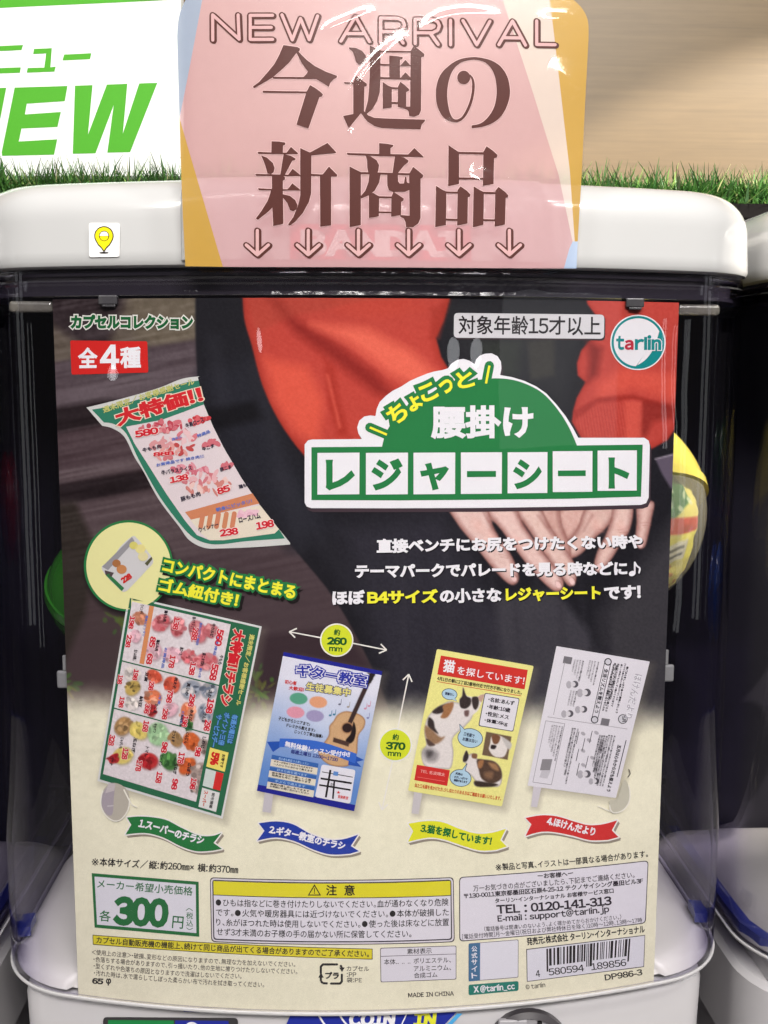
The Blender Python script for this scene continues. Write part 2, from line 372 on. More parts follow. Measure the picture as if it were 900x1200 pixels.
# ------------------------------------------------------------------ plain materials
WHITE = pmat('white_plastic', (.47, .47, .47), 0.2, 0.5, noise=0.02, scale=60, coat=0.5, bump=0.02, bscale=60)
BASEW = pmat('base_plastic', (.50, .485, .50), 0.34, 0.5, noise=0.03, scale=80)
TRAYW = pmat('tray_plastic', (.74, .715, .665), 0.4, 0.4, noise=0.03, scale=50)
BLACKG = pmat('rim_gloss_black', (.020, .017, .024), 0.10, 0.5, noise=0.2, scale=200, coat=0.6, bump=.35, bscale=130)
LIPM = pmat('cover_lip_plastic', (.50, .49, .50), .18, .5, noise=.04, scale=60, coat=.4)
DARK = pmat('dark_lining', (.026, .021, .044), 0.45, 0.4, noise=0.3, scale=60)
NAVY = pmat('navy_seal', (.018, .03, .20), 0.35, 0.5, noise=0.1, scale=100)
SMOKE = pmat('smoky_clip', (.045, .043, .047), 0.25, 0.5, noise=0.1)
GREYP = pmat('grey_clip', (.20, .20, .20), 0.35, 0.5, noise=0.06)
FROST = clearmat('frosted_ledge', (.75, .73, .68), 0.05, 0.25, body=0.42, bodycol=(.20, .185, .165))
CLEAR = clearmat('clear_cover_plastic', (.985, .985, .99), 0.034, 0.012, edge=(.42, .38, .60))
FILM = clearmat('laminate_film', (.99, .99, .99), 0.04, 0.13, wave=.0)
Z0, ZB = 0.0108, -0.2712

# ------------------------------------------------------------------ the surroundings
bm = bmesh.new(); bx(bm, -1.6, 1.6, -1.2, 1.2, -0.86, -0.84)
tag(bm_obj('floor', bm, pmat('shop_floor', (.22, .21, .20), 0.35, 0.4, scale=9)), kind='structure')
bm = bmesh.new(); bx(bm, -1.6, 1.6, 0.34, 0.36, -0.84, 0.0452)
tag(bm_obj('back_wall', bm, pmat('dark_recess', (.012, .011, .013), 0.6, 0.3, noise=0.2, scale=8)), kind='structure')

def wood_mat():
    m = bpy.data.materials.new('maple_laminate'); m.use_nodes = True; t = m.node_tree; b = t.nodes['Principled BSDF']
    g = t.nodes.new('ShaderNodeTexCoord'); mp = t.nodes.new('ShaderNodeMapping'); mp.inputs['Scale'].default_value = (4, 20, 240)
    n = t.nodes.new('ShaderNodeTexNoise'); n.inputs['Scale'].default_value = 1.6; n.inputs['Detail'].default_value = 7; n.inputs['Roughness'].default_value = 0.62; n.inputs['Distortion'].default_value = 0.25
    r = t.nodes.new('ShaderNodeValToRGB'); el = r.color_ramp.elements
    el[0].position = .28; el[0].color = (*lin((98, 79, 50)), 1); el[1].position = .72; el[1].color = (*lin((112, 91, 60)), 1)
    n2 = t.nodes.new('ShaderNodeTexNoise'); n2.inputs['Scale'].default_value = 500; mp2 = t.nodes.new('ShaderNodeMapping'); mp2.inputs['Scale'].default_value = (.12, 1, 1)
    mx = t.nodes.new('ShaderNodeMix'); mx.data_type = 'RGBA'; mx.blend_type = 'MULTIPLY'; mx.inputs[0].default_value = 0.25
    t.links.new(g.outputs['Object'], mp.inputs[0]); t.links.new(mp.outputs[0], n.inputs['Vector']); t.links.new(n.outputs['Fac'], r.inputs[0])
    t.links.new(g.outputs['Object'], mp2.inputs[0]); t.links.new(mp2.outputs[0], n2.inputs['Vector'])
    t.links.new(r.outputs[0], mx.inputs[6]); t.links.new(n2.outputs['Fac'], mx.inputs[7]); t.links.new(mx.outputs[2], b.inputs['Base Color'])
    b.inputs['Roughness'].default_value = 0.42
    return m
bm = bmesh.new(); bx(bm, -0.75, 0.75, 0.215, 0.233, 0.046, 0.62, 0.001)
tag(bm_obj('wooden_panel', bm, wood_mat()), 'pale maple wood panel standing upright behind the strip of artificial grass', 'wood panel')
bm = bmesh.new(); bx(bm, -0.75, 0.75, 0.118, 0.34, 0.0455, 0.0525, 0.0008)
tag(bm_obj('shelf_board', bm, pmat('black_board', (.005, .004, .004), 0.85, 0.1, noise=0.25, scale=90)), 'black board under the artificial grass above the capsule machines', 'shelf board')

# artificial grass: one mat of blades
def grass():
    V, Fc, MI = [], [], []
    clump = []
    for k in range(42000):
        if k % 7 == 0: clump = (random.uniform(-0.40, 0.42), random.triangular(0.119, 0.180, 0.123), random.uniform(0, 6.28), random.random())
        x = clump[0]+random.gauss(0, .0022); y = max(.1186, clump[1]+random.gauss(0, .0018)); z = 0.0525
        tall = random.random() < 0.10; L = random.uniform(.008, .0165) if not tall else random.uniform(.015, .022)
        th = clump[2]+random.gauss(0, .9); ln = random.uniform(.2, .8) if tall else random.uniform(.3, 1.5); wd = random.uniform(.0004, .0009)
        if y < .126 and random.random() < .5: th = random.uniform(-2.6, -.5); ln = random.uniform(.7, 2.0)
        curl = random.uniform(.2, 2.0)*(.35 if tall else 1); dx, dy = math.cos(th), math.sin(th); sx_, sy_ = -dy*wd, dx*wd
        if abs(sx_) < wd*.5: sx_ = math.copysign(wd*.7, sx_ or 1)
        p = np.array([x, y, z]); ang = ln*.5; b0 = len(V); nseg = 4
        for i in range(nseg+1):
            t = i/nseg; k_ = 1-t*.9
            V.append(tuple(p+np.array([sx_, sy_, 0])*k_)); V.append(tuple(p-np.array([sx_, sy_, 0])*k_))
            st = L/nseg; p = p+np.array([dx*math.sin(ang), dy*math.sin(ang), math.cos(ang)])*st; ang += curl/nseg
            if p[2] < .0500: p[2] = .0500+random.uniform(0, .001)
        r = random.random()*.6+clump[3]*.4; m = 3 if (tall and r < .35) else 4 if r > .86 else 0 if r < .48 else 1 if r < .74 else 2
        for i in range(nseg): Fc.append((b0+2*i, b0+2*i+1, b0+2*i+3, b0+2*i+2)); MI.append(m)
    ms = [pmat('grass_mid', (.075, .205, .04), .38, .5, noise=.3, scale=120), pmat('grass_deep', (.038, .12, .026), .4, .5, noise=.3, scale=120),
          pmat('grass_straw', (.20, .32, .08), .45, .4, noise=.2, scale=120), pmat('grass_dark_tip', (.05, .075, .03), .5, .3), pmat('grass_pale', (.42, .40, .20), .5, .4)]
    tag(mesh_obj('artificial_grass', V, Fc, ms, None, MI), 'strip of green artificial grass along the shelf above the machines', 'artificial grass', kind='stuff')
grass()

# the sign with green lettering
class Flat:
    def __init__(s, x0, y0, k): s.x0, s.y0, s.k = x0, y0, k; s.n = np.array([k, -1, 0])/math.hypot(k, 1)
    def xyz(s, x, y, off=0.0):
        x = np.asarray(x, float).ravel(); y = np.asarray(y, float).ravel()
        d = FW[:, None]*F_PX+RT[:, None]*(x-450)-UP[:, None]*(y-600); nn = np.array([-s.k, 1, 0]); t = (s.y0-s.k*s.x0-nn@CAM)/(nn@d)
        return (CAM[:, None]+t*d).T+np.outer(np.broadcast_to(off, len(x)), s.n)
sf = Flat(-0.12, 0.190, -0.17)
GREEN = pmat('sign_green', tuple(lin((84, 184, 48))*.9), .4, .3)
def emitmat(name, c, e_):
    m = pmat(name, c, .4, .3); b = m.node_tree.nodes['Principled BSDF']; b.inputs['Emission Color'].default_value = (*c, 1); b.inputs['Emission Strength'].default_value = e_
    return m
SIGNW = emitmat('emissive_sign_white', (.66, .67, .64), .38); SIGNG = emitmat('emissive_sign_green', tuple(lin((84, 168, 50))*.8), .30)  # white and green faces carry a slight emission of their own colour
sign = tag(empty('menu_sign', (-0.15, 0.2, 0.053)), 'white sign with green lettering reading NEW behind the grass at the upper left', 'sign')
a = sf.xyz([-160, 212, 212, -160], [-40, -58, 206, 206]); bm = bmesh.new()
vs = [bm.verts.new(p) for p in a]+[bm.verts.new(p+np.array([-.17*0, .010, 0])) for p in a]
for f in ((3, 2, 1, 0), (4, 5, 6, 7), (0, 1, 5, 4), (1, 2, 6, 5), (2, 3, 7, 6), (3, 0, 4, 7)): bm.faces.new([vs[i] for i in f])
o = bm_obj('sign_panel', bm, SIGNW); o.parent = sign; o.matrix_parent_inverse = Matrix.Translation(sign.location).inverted()
A = Art(sf); Z = lambda L: [(x/3.75, y/3.75) for x, y in L]
A.poly([(-160, 18), (0, 9.4), (60, 6.5), (130, 3.4), (200, 0.0), (211.5, -.6), (211.5, -57), (-160, -40)], SIGNG, 3)
for P_ in ([(65, 385), (297, 378), (285, 445), (118, 456), (110, 503), (268, 492), (253, 558), (95, 565), (83, 622), (252, 612), (238, 680), (10, 685), (8, 668)],
           [(330, 377), (407, 374), (387, 592), (470, 372), (560, 368), (540, 588), (612, 367), (692, 364), (572, 669), (472, 671), (500, 462), (420, 674), (320, 676)],
           [(-250, 392), (-160, 390), (-75, 580), (-40, 388), (28, 386), (-30, 686), (-120, 688), (-205, 500), (-240, 690), (-310, 692)],
           [(-60, 205), (102, 198), (95, 220), (-60, 228)], [(-80, 302), (92, 296), (88, 320), (-82, 326)],
           [(150, 215), (228, 212), (222, 296), (245, 293), (240, 315), (118, 320), (122, 299), (195, 297), (203, 235), (146, 238)],
           [(282, 240), (402, 234), (396, 260), (275, 266)]):
    A.poly(Z(P_), SIGNG, 3)
o = A.build('sign_lettering', sign); o.matrix_parent_inverse = Matrix.Translation(sign.location).inverted()

# ------------------------------------------------------------------ capsule machine
def keep(o, root): o.parent = root; o.matrix_parent_inverse = root.matrix_world.inverted() if False else Matrix.Translation(root.location).inverted(); return o
def machine(label, full):
    root = tag(empty('capsule_machine', (0, 0.12, -0.84)), label, 'capsule machine', 'capsule machines side by side')
    K = lambda o: keep(o, root)
    # cap: underside lip, upright face, rounded shoulder, flat top
    prof = [(-.012, Z0+.0006), (-.003, Z0-.0002), (-.0006, Z0), (.0008, Z0+.0006), (.0016, Z0+.002)]+[(.0016-.0002*i, Z0+.002+.0036*i) for i in range(1, 5)]
    cz, cr_ = Z0+.0164, .0155
    for i in range(1, 11):
        a = math.pi/2*i/10; prof.append((.0008-cr_+cr_*math.cos(a), cz+cr_*math.sin(a)))
    prof.append((-.03, cz+cr_+.0006))
    cap = K(sweep('top_cap', prof, WHITE, cap_top=True, auto=35))
    # black rim under the cap with its ridges
    prof = [(-.020, Z0-.0003), (-.0032, Z0-.0003), (-.0028, .0088), (-.0030, .0082), (-.0042, .0078), (-.0046, .0068), (-.0046, .0032), (-.0040, .0026), (-.0034, .0024), (-.0032, .0012), (-.0040, .0008), (-.006, .0008), (-.020, .0008)]
    K(sweep('cover_rim', prof, BLACKG, loop=True, auto=20))
    # clear cover
    prof = [(0, .0100), (0, .0065), (.0005, .0058), (.0005, .0052), (0, .0045), (0, -.05), (0, -.15), (0, ZB+.004), (-.0004, ZB+.001), (-.0012, ZB), (-.0022, ZB), (-.0022, .0100)]
    K(sweep('clear_cover', prof, CLEAR, closed_back=False, loop=True, auto=30))
    # dark lining behind the stock and its floor
    bm = bmesh.new(); bx(bm, -.149, .149, .150, .158, ZB, .008)
    K(bm_obj('back_panel', bm, DARK if full else pmat('neighbour_lining', (.010, .009, .012), .5, .3, noise=.4, scale=30)))
    for s_ in (-1, 1):                                                   # navy seal showing at each side of the floor
        V, Fc = [], []; zs = ZB+.0070 if full else ZB+.0012; P_ = sorted([p for p in plan(-.0048) if p[0]*s_ > .10 and p[1] > .02], key=lambda p: p[1]); ys = np.linspace(*((.046, .058) if full else (.024, .19)), 14)
        xs = np.interp(ys, [p[1] for p in P_], [p[0] for p in P_])
        for x, y in zip(xs, ys): V += [(x+.0022*s_, y, zs), (x+.0022*s_, y, zs+.0042), (x-.003*s_, y+.001, zs+.0042), (x-.003*s_, y+.001, zs)]
        for i in range(13):
            for m_ in range(4): Fc.append((i*4+m_, i*4+(m_+1) % 4, i*4+4+(m_+1) % 4, i*4+4+m_))
        Fc += [(0, 1, 2, 3), (55, 54, 53, 52)]
        K(mesh_obj('side_seal', V, Fc, NAVY))
    # white tray: a rounded dish rising to the back
    out_ = [(x, max(y, .434483-math.sqrt(.434483**2-x*x)+.0016) if abs(x) < .1195 else y) for x, y in plan(-.0024, yb=.150, n=60)]; V, Fc = [], []; nr, na = 16, len(out_)
    for i in range(nr+1):
        t = 1-(1-i/nr)**2
        for x, y in out_: V.append((x*t, .09+(y-.09)*t, ZB+.0006+.0060*(1-t**40)))
    for i in range(nr):
        for j in range(na): Fc.append((i*na+j, (i+1)*na+j, (i+1)*na+(j+1) % na, i*na+(j+1) % na))
    K(mesh_obj('inner_tray', V, Fc, TRAYW if full else pmat('tray_shaded', (.30, .29, .265), .45, .4, noise=.08, scale=40), smooth=True))  # neighbours' tray: same plastic, its colour darkened for their dim inside
    # white body under the cover
    kw = dict(w_=.1425, r=.014, y0=.0015)
    prof = [(-.0016, -.55), (-.0016, -.30), (-.0010, ZB-.0085), (-.0016, ZB-.0055), (-.004, ZB-.0032), (-.009, ZB-.0024), (-.02, ZB-.0022)]
    body = K(sweep('machine_body', prof, BASEW, kw=kw, cap_top=True, auto=30))
    K(sweep('cover_lip', [(-.0014, ZB-.0012), (.0002, ZB-.0010), (.0005, ZB-.0005), (.0004, ZB+.0001), (0, ZB+.0003), (-.0006, ZB+.0002), (-.0012, ZB-.0006)], LIPM, loop=True, auto=50))
    if not full: K(sweep('body_shoulder', [(-.0015, ZB-.055), (-.0015, ZB-.0165), (-.0040, ZB-.0140), (-.02, ZB-.0135)], BASEW, cap_top=True, auto=40))
    if True:
        kw2 = dict(w_=.146, r=.03, y0=.002)
        K(sweep('lower_cabinet', [(0, -.84), (0, -.556), (-.004, -.551), (-.03, -.5505)], BASEW, kw=kw2, cap_top=True, auto=30))
    for s_ in (-1, 1) if full else ():                                   # frosted ledges each side of the poster's top edge
        bm = bmesh.new(); bx(bm, .1165 if s_ > 0 else -.1325, .1325 if s_ > 0 else -.1165, .017, .021, -.0045, -.0005, .0012)
        K(bm_obj('side_ledge', bm, FROST))
        bm = bmesh.new(); x = .1185*s_; bx(bm, x-.0022, x+.0022, .0185, .0205, -.1475, -.1405, .0009)
        bx(bm, x-.0007-.0010*s_, x+.0006-.0010*s_, .0186, .0202, -.1405, -.1345, .0003)
        K(bm_obj('side_clip', bm, GREYP))
        bm = bmesh.new(); x = .0975*s_ if s_ > 0 else -.0945; y = x*x/2/.4345; bx(bm, x-.0034, x+.0034, y-.0026, y+.004, -.0022, .0012, .0005); bx(bm, x-.0022, x+.0026, y-.0022, y+.003, -.0030, -.0022, .0002)
        K(bm_obj('card_hook', bm, SMOKE))
    return root
main = machine('white capped clear capsule machine holding the printed poster, in the middle', True)
spare = machine('dark neighbouring capsule machine with a blue ring, right of the poster machine', False)

# cap details: a slightly raised plate across the middle of the cap's front
V, Fc = [], []; prof = [(.0016-.0002*i, Z0+.002+.0036*i) for i in range(0, 5)]+[(.0008-.0155+.0155*math.cos(math.pi/2*i/10), Z0+.0164+.0155*math.sin(math.pi/2*i/10)) for i in range(1, 10)]; xs = np.linspace(-.0672, .062, 33)
for k, (o_, z) in enumerate(prof):
    for x in xs:
        e_ = .0010 if (x not in (xs[0], xs[-1])) else -.0004
        V.append((x, -.0030+.44-math.sqrt((.44+o_+e_)**2-x*x), z+(e_*.6 if k > 5 else 0)))
n_ = len(xs)
for k in range(len(prof)-1):
    for i in range(n_-1): Fc.append((k*n_+i, k*n_+i+1, (k+1)*n_+i+1, (k+1)*n_+i))
xs0 = xs.copy()
for k in range(len(prof)):                                               # squeeze the outer columns into a narrow bevel
    for i, src in ((1, 0), (n_-2, n_-1)):
        x = xs[src]+(.0009 if src == 0 else -.0009); o_, z = prof[k]; V[k*n_+i] = (x, -.0030+.44-math.sqrt((.44+o_+.0010)**2-x*x), V[k*n_+i][2])
fp = mesh_obj('front_plate', V, Fc, WHITE, smooth=True); fp.data.set_sharp_from_angle(angle=math.radians(30)); keep(fp, main)
cs = Surf(.4419, -.0050); RED = ink(214, 30, 60); MR = main
A = Art(Surf(.4431, -.0062)); A.poly([(340, 262), (552, 264), (552, 306), (340, 304)], RED, 1)
A.text('BANDAI', (352, 300), (541, 301.5), 31, ink(245, 240, 240), 3, .06)
keep(A.build('brand_plate'), MR)
A = Art(cs); PW = ink(238, 236, 236)
A.poly(rrect([(104.2, 261), (140.6, 261.2), (140.2, 301), (104.5, 301.5)], 3), PW, 2)
BK = ink(35, 30, 30); YL = ink(240, 222, 30)
pin = lambda r, dy: ell(122, 276.5, r, a0=150, a1=390, n=26)+[(122+r*.62, 276.5+r*.95), (122+r*.30, 276.5+r*1.25), (122, 276.5+r*1.66+dy), (122-r*.30, 276.5+r*1.25), (122-r*.62, 276.5+r*.95)]
A.poly(pin(11.4, .6), BK, 3); A.poly(pin(10.2, 0), YL, 4)
A.poly(ell(122.3, 276.5, 6), BK, 5); A.poly(ell(122.3, 276.5, 5.2, a0=180, a1=360, n=14), PW, 6); A.poly(ell(122.3, 276.9, 5.1, a0=0, a1=180, n=14), YL, 6); A.poly(ell(122, 296.3, 5.4, 1.1), BK, 3)
keep(A.build('pin_sticker'), MR)

# lower front: coin label, button window, turning dial
bs = Surf(.4408, .0015)                                                 # just proud of the body's front
A = Art(bs); BLU = ink(38, 50, 150); CY = ink(80, 170, 225); WT = ink(235, 233, 235)
A.poly([(342, 1186), (535, 1186), (506, 1216), (500, 1292), (320, 1292), (322, 1230)], BLU, 2)
A.poly([(536, 1187.5), (542, 1187.5), (513, 1218), (507, 1218)], CY, 2)
A.stroke(cr([(372, 1187), (382, 1202), (400, 1216), (420, 1226)], 4, False), 2.2, WT, 3); A.stroke(cr([(397, 1187), (404, 1198), (418, 1210)], 4, False), 2.2, WT, 3)
A.text('COIN', (408, 1203), (462, 1203), 17.5, WT, 3, .07, shear=.12); A.text('/', (468, 1206), (478, 1206), 21, WT, 3, .04); A.text('IN', (484, 1203), (510, 1203), 17.5, ink(225, 225, 60), 3, .07, shear=.12)
A.poly([(203, 1178), (216, 1178), (234, 1186), (216, 1185.5)], BLU, 2)
keep(A.build('coin_label'), MR)
A = Art(bs); A.poly(rrect([(121, 1191.5), (279, 1192.5), (279, 1290), (121, 1290)], 5), ink(60, 58, 60), 4)
A.poly([(127, 1195), (204, 1195.5), (204, 1280), (127, 1280)], ink(35, 130, 70), 6); A.poly([(205.5, 1195.5), (268, 1196), (268, 1280), (205.5, 1280)], ink(40, 50, 150), 6)
A.poly(ell(225, 1206, 9), WT, 8); A.poly(ell(225, 1206, 6), ink(40, 50, 150), 9)
keep(A.build('button_window'), MR)
c0 = bs.xyz([617], [1228])[0]; bm = bmesh.new(); dg_ = []
for r, y in ((.0172, 0), (.0172, .003), (.0150, .0042), (.0146, .0030), (.0010, .0034)):
    dg_.append([bm.verts.new((c0[0]+r*math.cos(2*math.pi*i/48), c0[1]-y, c0[2]+r*math.sin(2*math.pi*i/48)*1.0)) for i in range(48)])
for k in range(4):
    for i in range(48): f = bm.faces.new([dg_[k][i], dg_[k][(i+1) % 48], dg_[k+1][(i+1) % 48], dg_[k+1][i]]); f.material_index = 0 if k < 3 else 1
bx(bm, c0[0]+.0035, c0[0]+.0052, c0[1]-.0046, c0[1]-.001, c0[2]-.0135, c0[2]+.0135, .0002, 2); bx(bm, c0[0]-.012, c0[0]-.0006, c0[1]-.0043, c0[1]-.002, c0[2]-.006, c0[2]+.0146, .0006, 1)
keep(bm_obj('turning_dial', bm, [pmat('dial_dark', (.05, .045, .05), .3, .5), pmat('dial_grey', (.30, .29, .31), .35, .5), pmat('dial_slot', (.008, .008, .008), .6, .2)], auto=30), MR)

# neighbours: the same machine without poster fittings, one moved right, one copied to the left
bpy.context.view_layer.update()
other = spare.copy(); COL.objects.link(other); other['label'] = 'dark neighbouring capsule machine, left of the poster machine'
for ch in list(spare.children):
    c = ch.copy(); COL.objects.link(c); c.parent = other; c.matrix_parent_inverse = ch.matrix_parent_inverse.copy()
spare.location.x += .313; other.location.x -= .313

# ------------------------------------------------------------------ capsules
def capsule(name, label, loc, r, top, bottom, rot, packet=None):
    root = tag(empty(name, loc), label, 'toy capsule', 'toy capsules inside the machines'); root.rotation_euler = rot
    for nm, a0, a1, rr, mat in (('upper_shell', 0, 88, r, top), ('lower_shell', 92, 180, r*.985, bottom)):
        bm = bmesh.new(); rings = []
        for i in range(17):
            a = math.radians(a0+(a1-a0)*i/16); rings.append((rr*math.sin(a), rr*math.cos(a)))
        vs = [[bm.verts.new((x*math.cos(2*math.pi*j/48), x*math.sin(2*math.pi*j/48), z)) for j in range(48)] for x, z in rings]
        for i in range(16):
            for j in range(48):
                try: bm.faces.new([vs[i][j], vs[i+1][j], vs[i+1][(j+1) % 48], vs[i][(j+1) % 48]])
                except ValueError: pass
        bmesh.ops.remove_doubles(bm, verts=bm.verts, dist=1e-6); bm_obj(nm, bm, mat, root, smooth=True)
    bm = bmesh.new(); t = [[bm.verts.new(((r+x)*math.cos(2*math.pi*j/48), (r+x)*math.sin(2*math.pi*j/48), z)) for j in range(48)] for x, z in ((-.0012, .0022), (.0008, .0020), (.0008, -.0020), (-.0012, -.0022))]
    for i in range(4):
        for j in range(48): bm.faces.new([t[i][j], t[(i+1) % 4][j], t[(i+1) % 4][(j+1) % 48], t[i][(j+1) % 48]])
    bm_obj('seam_ring', bm, top, root, smooth=True, auto=40)
    return root
YTOP = pmat('capsule_yellow', tuple(lin((224, 208, 96))*.75), .16, .5, noise=.03, scale=60)
GTOP = pmat('capsule_green', tuple(lin((50, 118, 40))*.6), .18, .5, noise=.03, scale=60)
GLOW = clearmat('capsule_clear_green', (.35, .75, .30), .05, .03, body=.5, bodycol=(.05, .30, .04)); CLR = clearmat('capsule_clear', (.90, .89, .82), .06, .05, body=.24, bodycol=(.55, .52, .36))
BTOP = pmat('capsule_blue', tuple(lin((30, 70, 150))), .18, .5); RTOP = pmat('capsule_red', tuple(lin((120, 20, 24))), .18, .5); DGT = pmat('capsule_dark_green', tuple(lin((30, 70, 40))), .2, .5)
capsule('capsule_ball', 'green capsule ball peeping out behind the left edge of the poster', (-.1052, .0560, -.1165), .0275, GTOP, GTOP, (.5, .25, 0))
yc = (.0985, .0590, -.0840); yr = .0450
capsule('capsule_ball', 'yellow topped capsule with a printed packet inside, right of the poster', yc, yr, YTOP, CLR, (-.48, -.14, 0))
# the printed packet folded up in it
V, Fc, MI = [], [], []; nu, nv = 30, 24; C = np.zeros((nv, nu, 3)); XYZ = np.zeros((nv, nu, 3))
Ag, Bg = np.meshgrid(np.linspace(0, 1, nu*6), np.linspace(0, 1, nv*6)); C = np.empty(Ag.shape+(3,)); C[:] = (226, 216, 120)
X_, Y_ = Ag*100, Bg*100
for k in range(22): blob(C, X_, Y_, 40+RNG.random()*60, 70+RNG.random()*30, 3+RNG.random()*2, 1.5, (200, 120, 80), .5, RNG.random()*180, .7)
fillp(C, X_, Y_, [(30, 8), (66, 4), (80, 26), (60, 38), (30, 34)], (40, 110, 62), 2); fillp(C, X_, Y_, [(48, 8), (60, 7), (64, 20), (52, 22)], (205, 215, 195), 2)
for k in range(10): blob(C, X_, Y_, 30+RNG.random()*50, 10+RNG.random()*26, 3, 2, (215, 222, 190), .6, RNG.random()*180, .8)
fillp(C, X_, Y_, [(55, 36), (96, 40), (98, 52), (58, 47)], (196, 44, 36), 2); fillp(C, X_, Y_, [(35, 52), (100, 46), (100, 64), (35, 72)], (232, 224, 96), 2)
fillp(C, X_, Y_, [(46, 56), (74, 52), (74, 66), (46, 70)], (225, 222, 205), 2); line(C, X_, Y_, (50, 60), (70, 57), 1.5, (40, 40, 40)); line(C, X_, Y_, (50, 65), (70, 62), 1.5, (40, 40, 40))
th = (Ag-.35)*2.2; ph = (Bg-.45)*1.5; rr = yr*.90*(1+.05*(vn(X_, Y_, 14, 3)-.5)+.03*(vn(X_, Y_, 6, 9)-.5))
P3 = np.stack([rr*np.sin(th)*np.cos(ph), -rr*np.cos(th)*np.cos(ph), -rr*np.sin(ph)-.004], -1)
o = grid_mesh('toy_packet', P3, C, None, vcmat('halftone_print')); o.location = yc
tag(o, 'printed yellow and green packet folded inside the yellow topped capsule', 'packet')
for lab, p, m in (('blue capsule in the dark machine on the right', (.268, .065, -.140), BTOP), ('dark green capsule in the machine on the right, above the blue one', (.275, .060, -.075), DGT),
                  ('dark red capsule just inside the machine on the left', (-.232, .040, -.09), RTOP)):
    capsule('capsule_ball', lab, p, .0275, m, m, (.4, .2, 1))
# ------------------------------------------------------------------ the poster card behind the clear cover
card = tag(empty('poster_card', (0, 0, 0)), 'printed advertising poster for picnic seat sheets standing behind the clear cover of the machine', 'poster')
CS = Surf(R_CARD, 0.0); WC = 0.235
K_ = lambda r, g, b: ink(r, g, b)
WH = K_(236, 234, 236); GR = K_(38, 122, 66); DGR = K_(30, 108, 56); YE = K_(240, 236, 60); BLK = K_(34, 30, 32); REDI = K_(206, 40, 36); TEAL = K_(18, 128, 128); NAV = K_(44, 54, 150)
# solid board
n = 44; V = []; Fc = []
for i in range(n+1):
    s_ = -WC/2+WC*i/n
    for z in (0.0, -.2727):
        for off in (-.00005, -.0011): V.append(tuple(CS.W(np.array([s_]), np.array([z]), off)[0]))
for i in range(n):
    a, b = i*4, i*4+4; Fc += [(a, a+2, b+2, b), (a+1, b+1, b+3, a+3), (a, b, b+1, a+1), (a+2, a+3, b+3, b+2)]
Fc += [(0, 1, 3, 2), (n*4, n*4+2, n*4+3, n*4+1)]
mesh_obj('card_board', V, Fc, pmat('card_board_edge', (.62, .60, .55), .6, .3), card)

# the printed photograph and the cream field below it
gs, gz = np.meshgrid(np.linspace(-WC/2, WC/2, 500), np.linspace(0.0, -.2727, 586)); shp = gs.shape
X, Y = CS.px(gs.ravel(), gz.ravel()); X = X.reshape(shp); Y = Y.reshape(shp); C = np.empty(shp+(3,)); C[:] = (70, 56, 57)
fl = lambda pts, col, soft=3, **k: fillp(C, X, Y, pts, col, soft, **k)
ln = lambda a, b, wd, col, soft=3, am=1.0: line(C, X, Y, a, b, wd, col, soft, am)
# ground and bench planks
fl([(40, 330), (260, 330), (250, 440), (160, 415), (40, 440)], (92, 82, 72), 8)
fl([(150, 345), (250, 345), (240, 415), (160, 400)], (104, 94, 80), 14); fl([(40, 330), (150, 330), (140, 372), (120, 420), (60, 380)], (50, 40, 42), 12)
fl([(40, 428), (240, 396), (300, 440), (300, 470), (40, 492)], (82, 70, 74), 6); fl([(40, 462), (250, 425), (250, 440), (40, 480)], (92, 80, 84), 6)
fl([(40, 482), (120, 468), (200, 470), (200, 500), (40, 520)], (36, 27, 29), 8)
fl([(40, 512), (130, 496), (260, 560), (250, 575), (40, 575)], (74, 59, 62), 7); fl([(40, 556), (210, 530), (220, 542), (40, 574)], (92, 78, 80), 5)
fl([(40, 572), (220, 542), (250, 562), (90, 592), (40, 594)], (36, 27, 29), 7)
fl([(86, 590), (240, 560), (330, 640), (300, 660), (190, 690), (110, 640)], (84, 70, 72), 6); fl([(40, 590), (88, 588), (112, 640), (100, 720), (40, 860)], (48, 41, 36), 10)
fl([(180, 660), (340, 632), (420, 700), (400, 745), (300, 760), (200, 730)], (72, 58, 61), 6); fl([(110, 640), (190, 690), (220, 740), (150, 720), (112, 668)], (44, 33, 35), 8)
fl([(200, 735), (300, 745), (400, 735), (440, 790), (440, 830), (240, 830)], (56, 42, 46), 10)
g = np.clip((vn(X*.97+Y*.2, Y-X*-.19, 3.0, 5, 16)-.5), -1, 1)*22+(vn(X, Y, 3, 8)-.5)*8
C += (g*np.clip((700-Y)/200+.4, 0, 1))[..., None]
C += ((vn(X, Y, 5, 21)-.5)*14*np.clip((430-Y)/40, 0, 1))[..., None]
# greenery between the planks
for cx, cy, sd in ((142, 728, 1), (304, 812, 2), (300, 795, 5), (72, 800, 6)):
    r_ = np.random.default_rng(sd)
    for k in range(22):
        a = r_.random()*6.28; l = r_.random()*20; blob(C, X, Y, cx+math.cos(a)*l, cy+math.sin(a)*l*.9, 2+r_.random()*5, 1+r_.random()*2.2, (58+r_.random()*40, 80+r_.random()*30, 46), .6, math.degrees(a), .75)
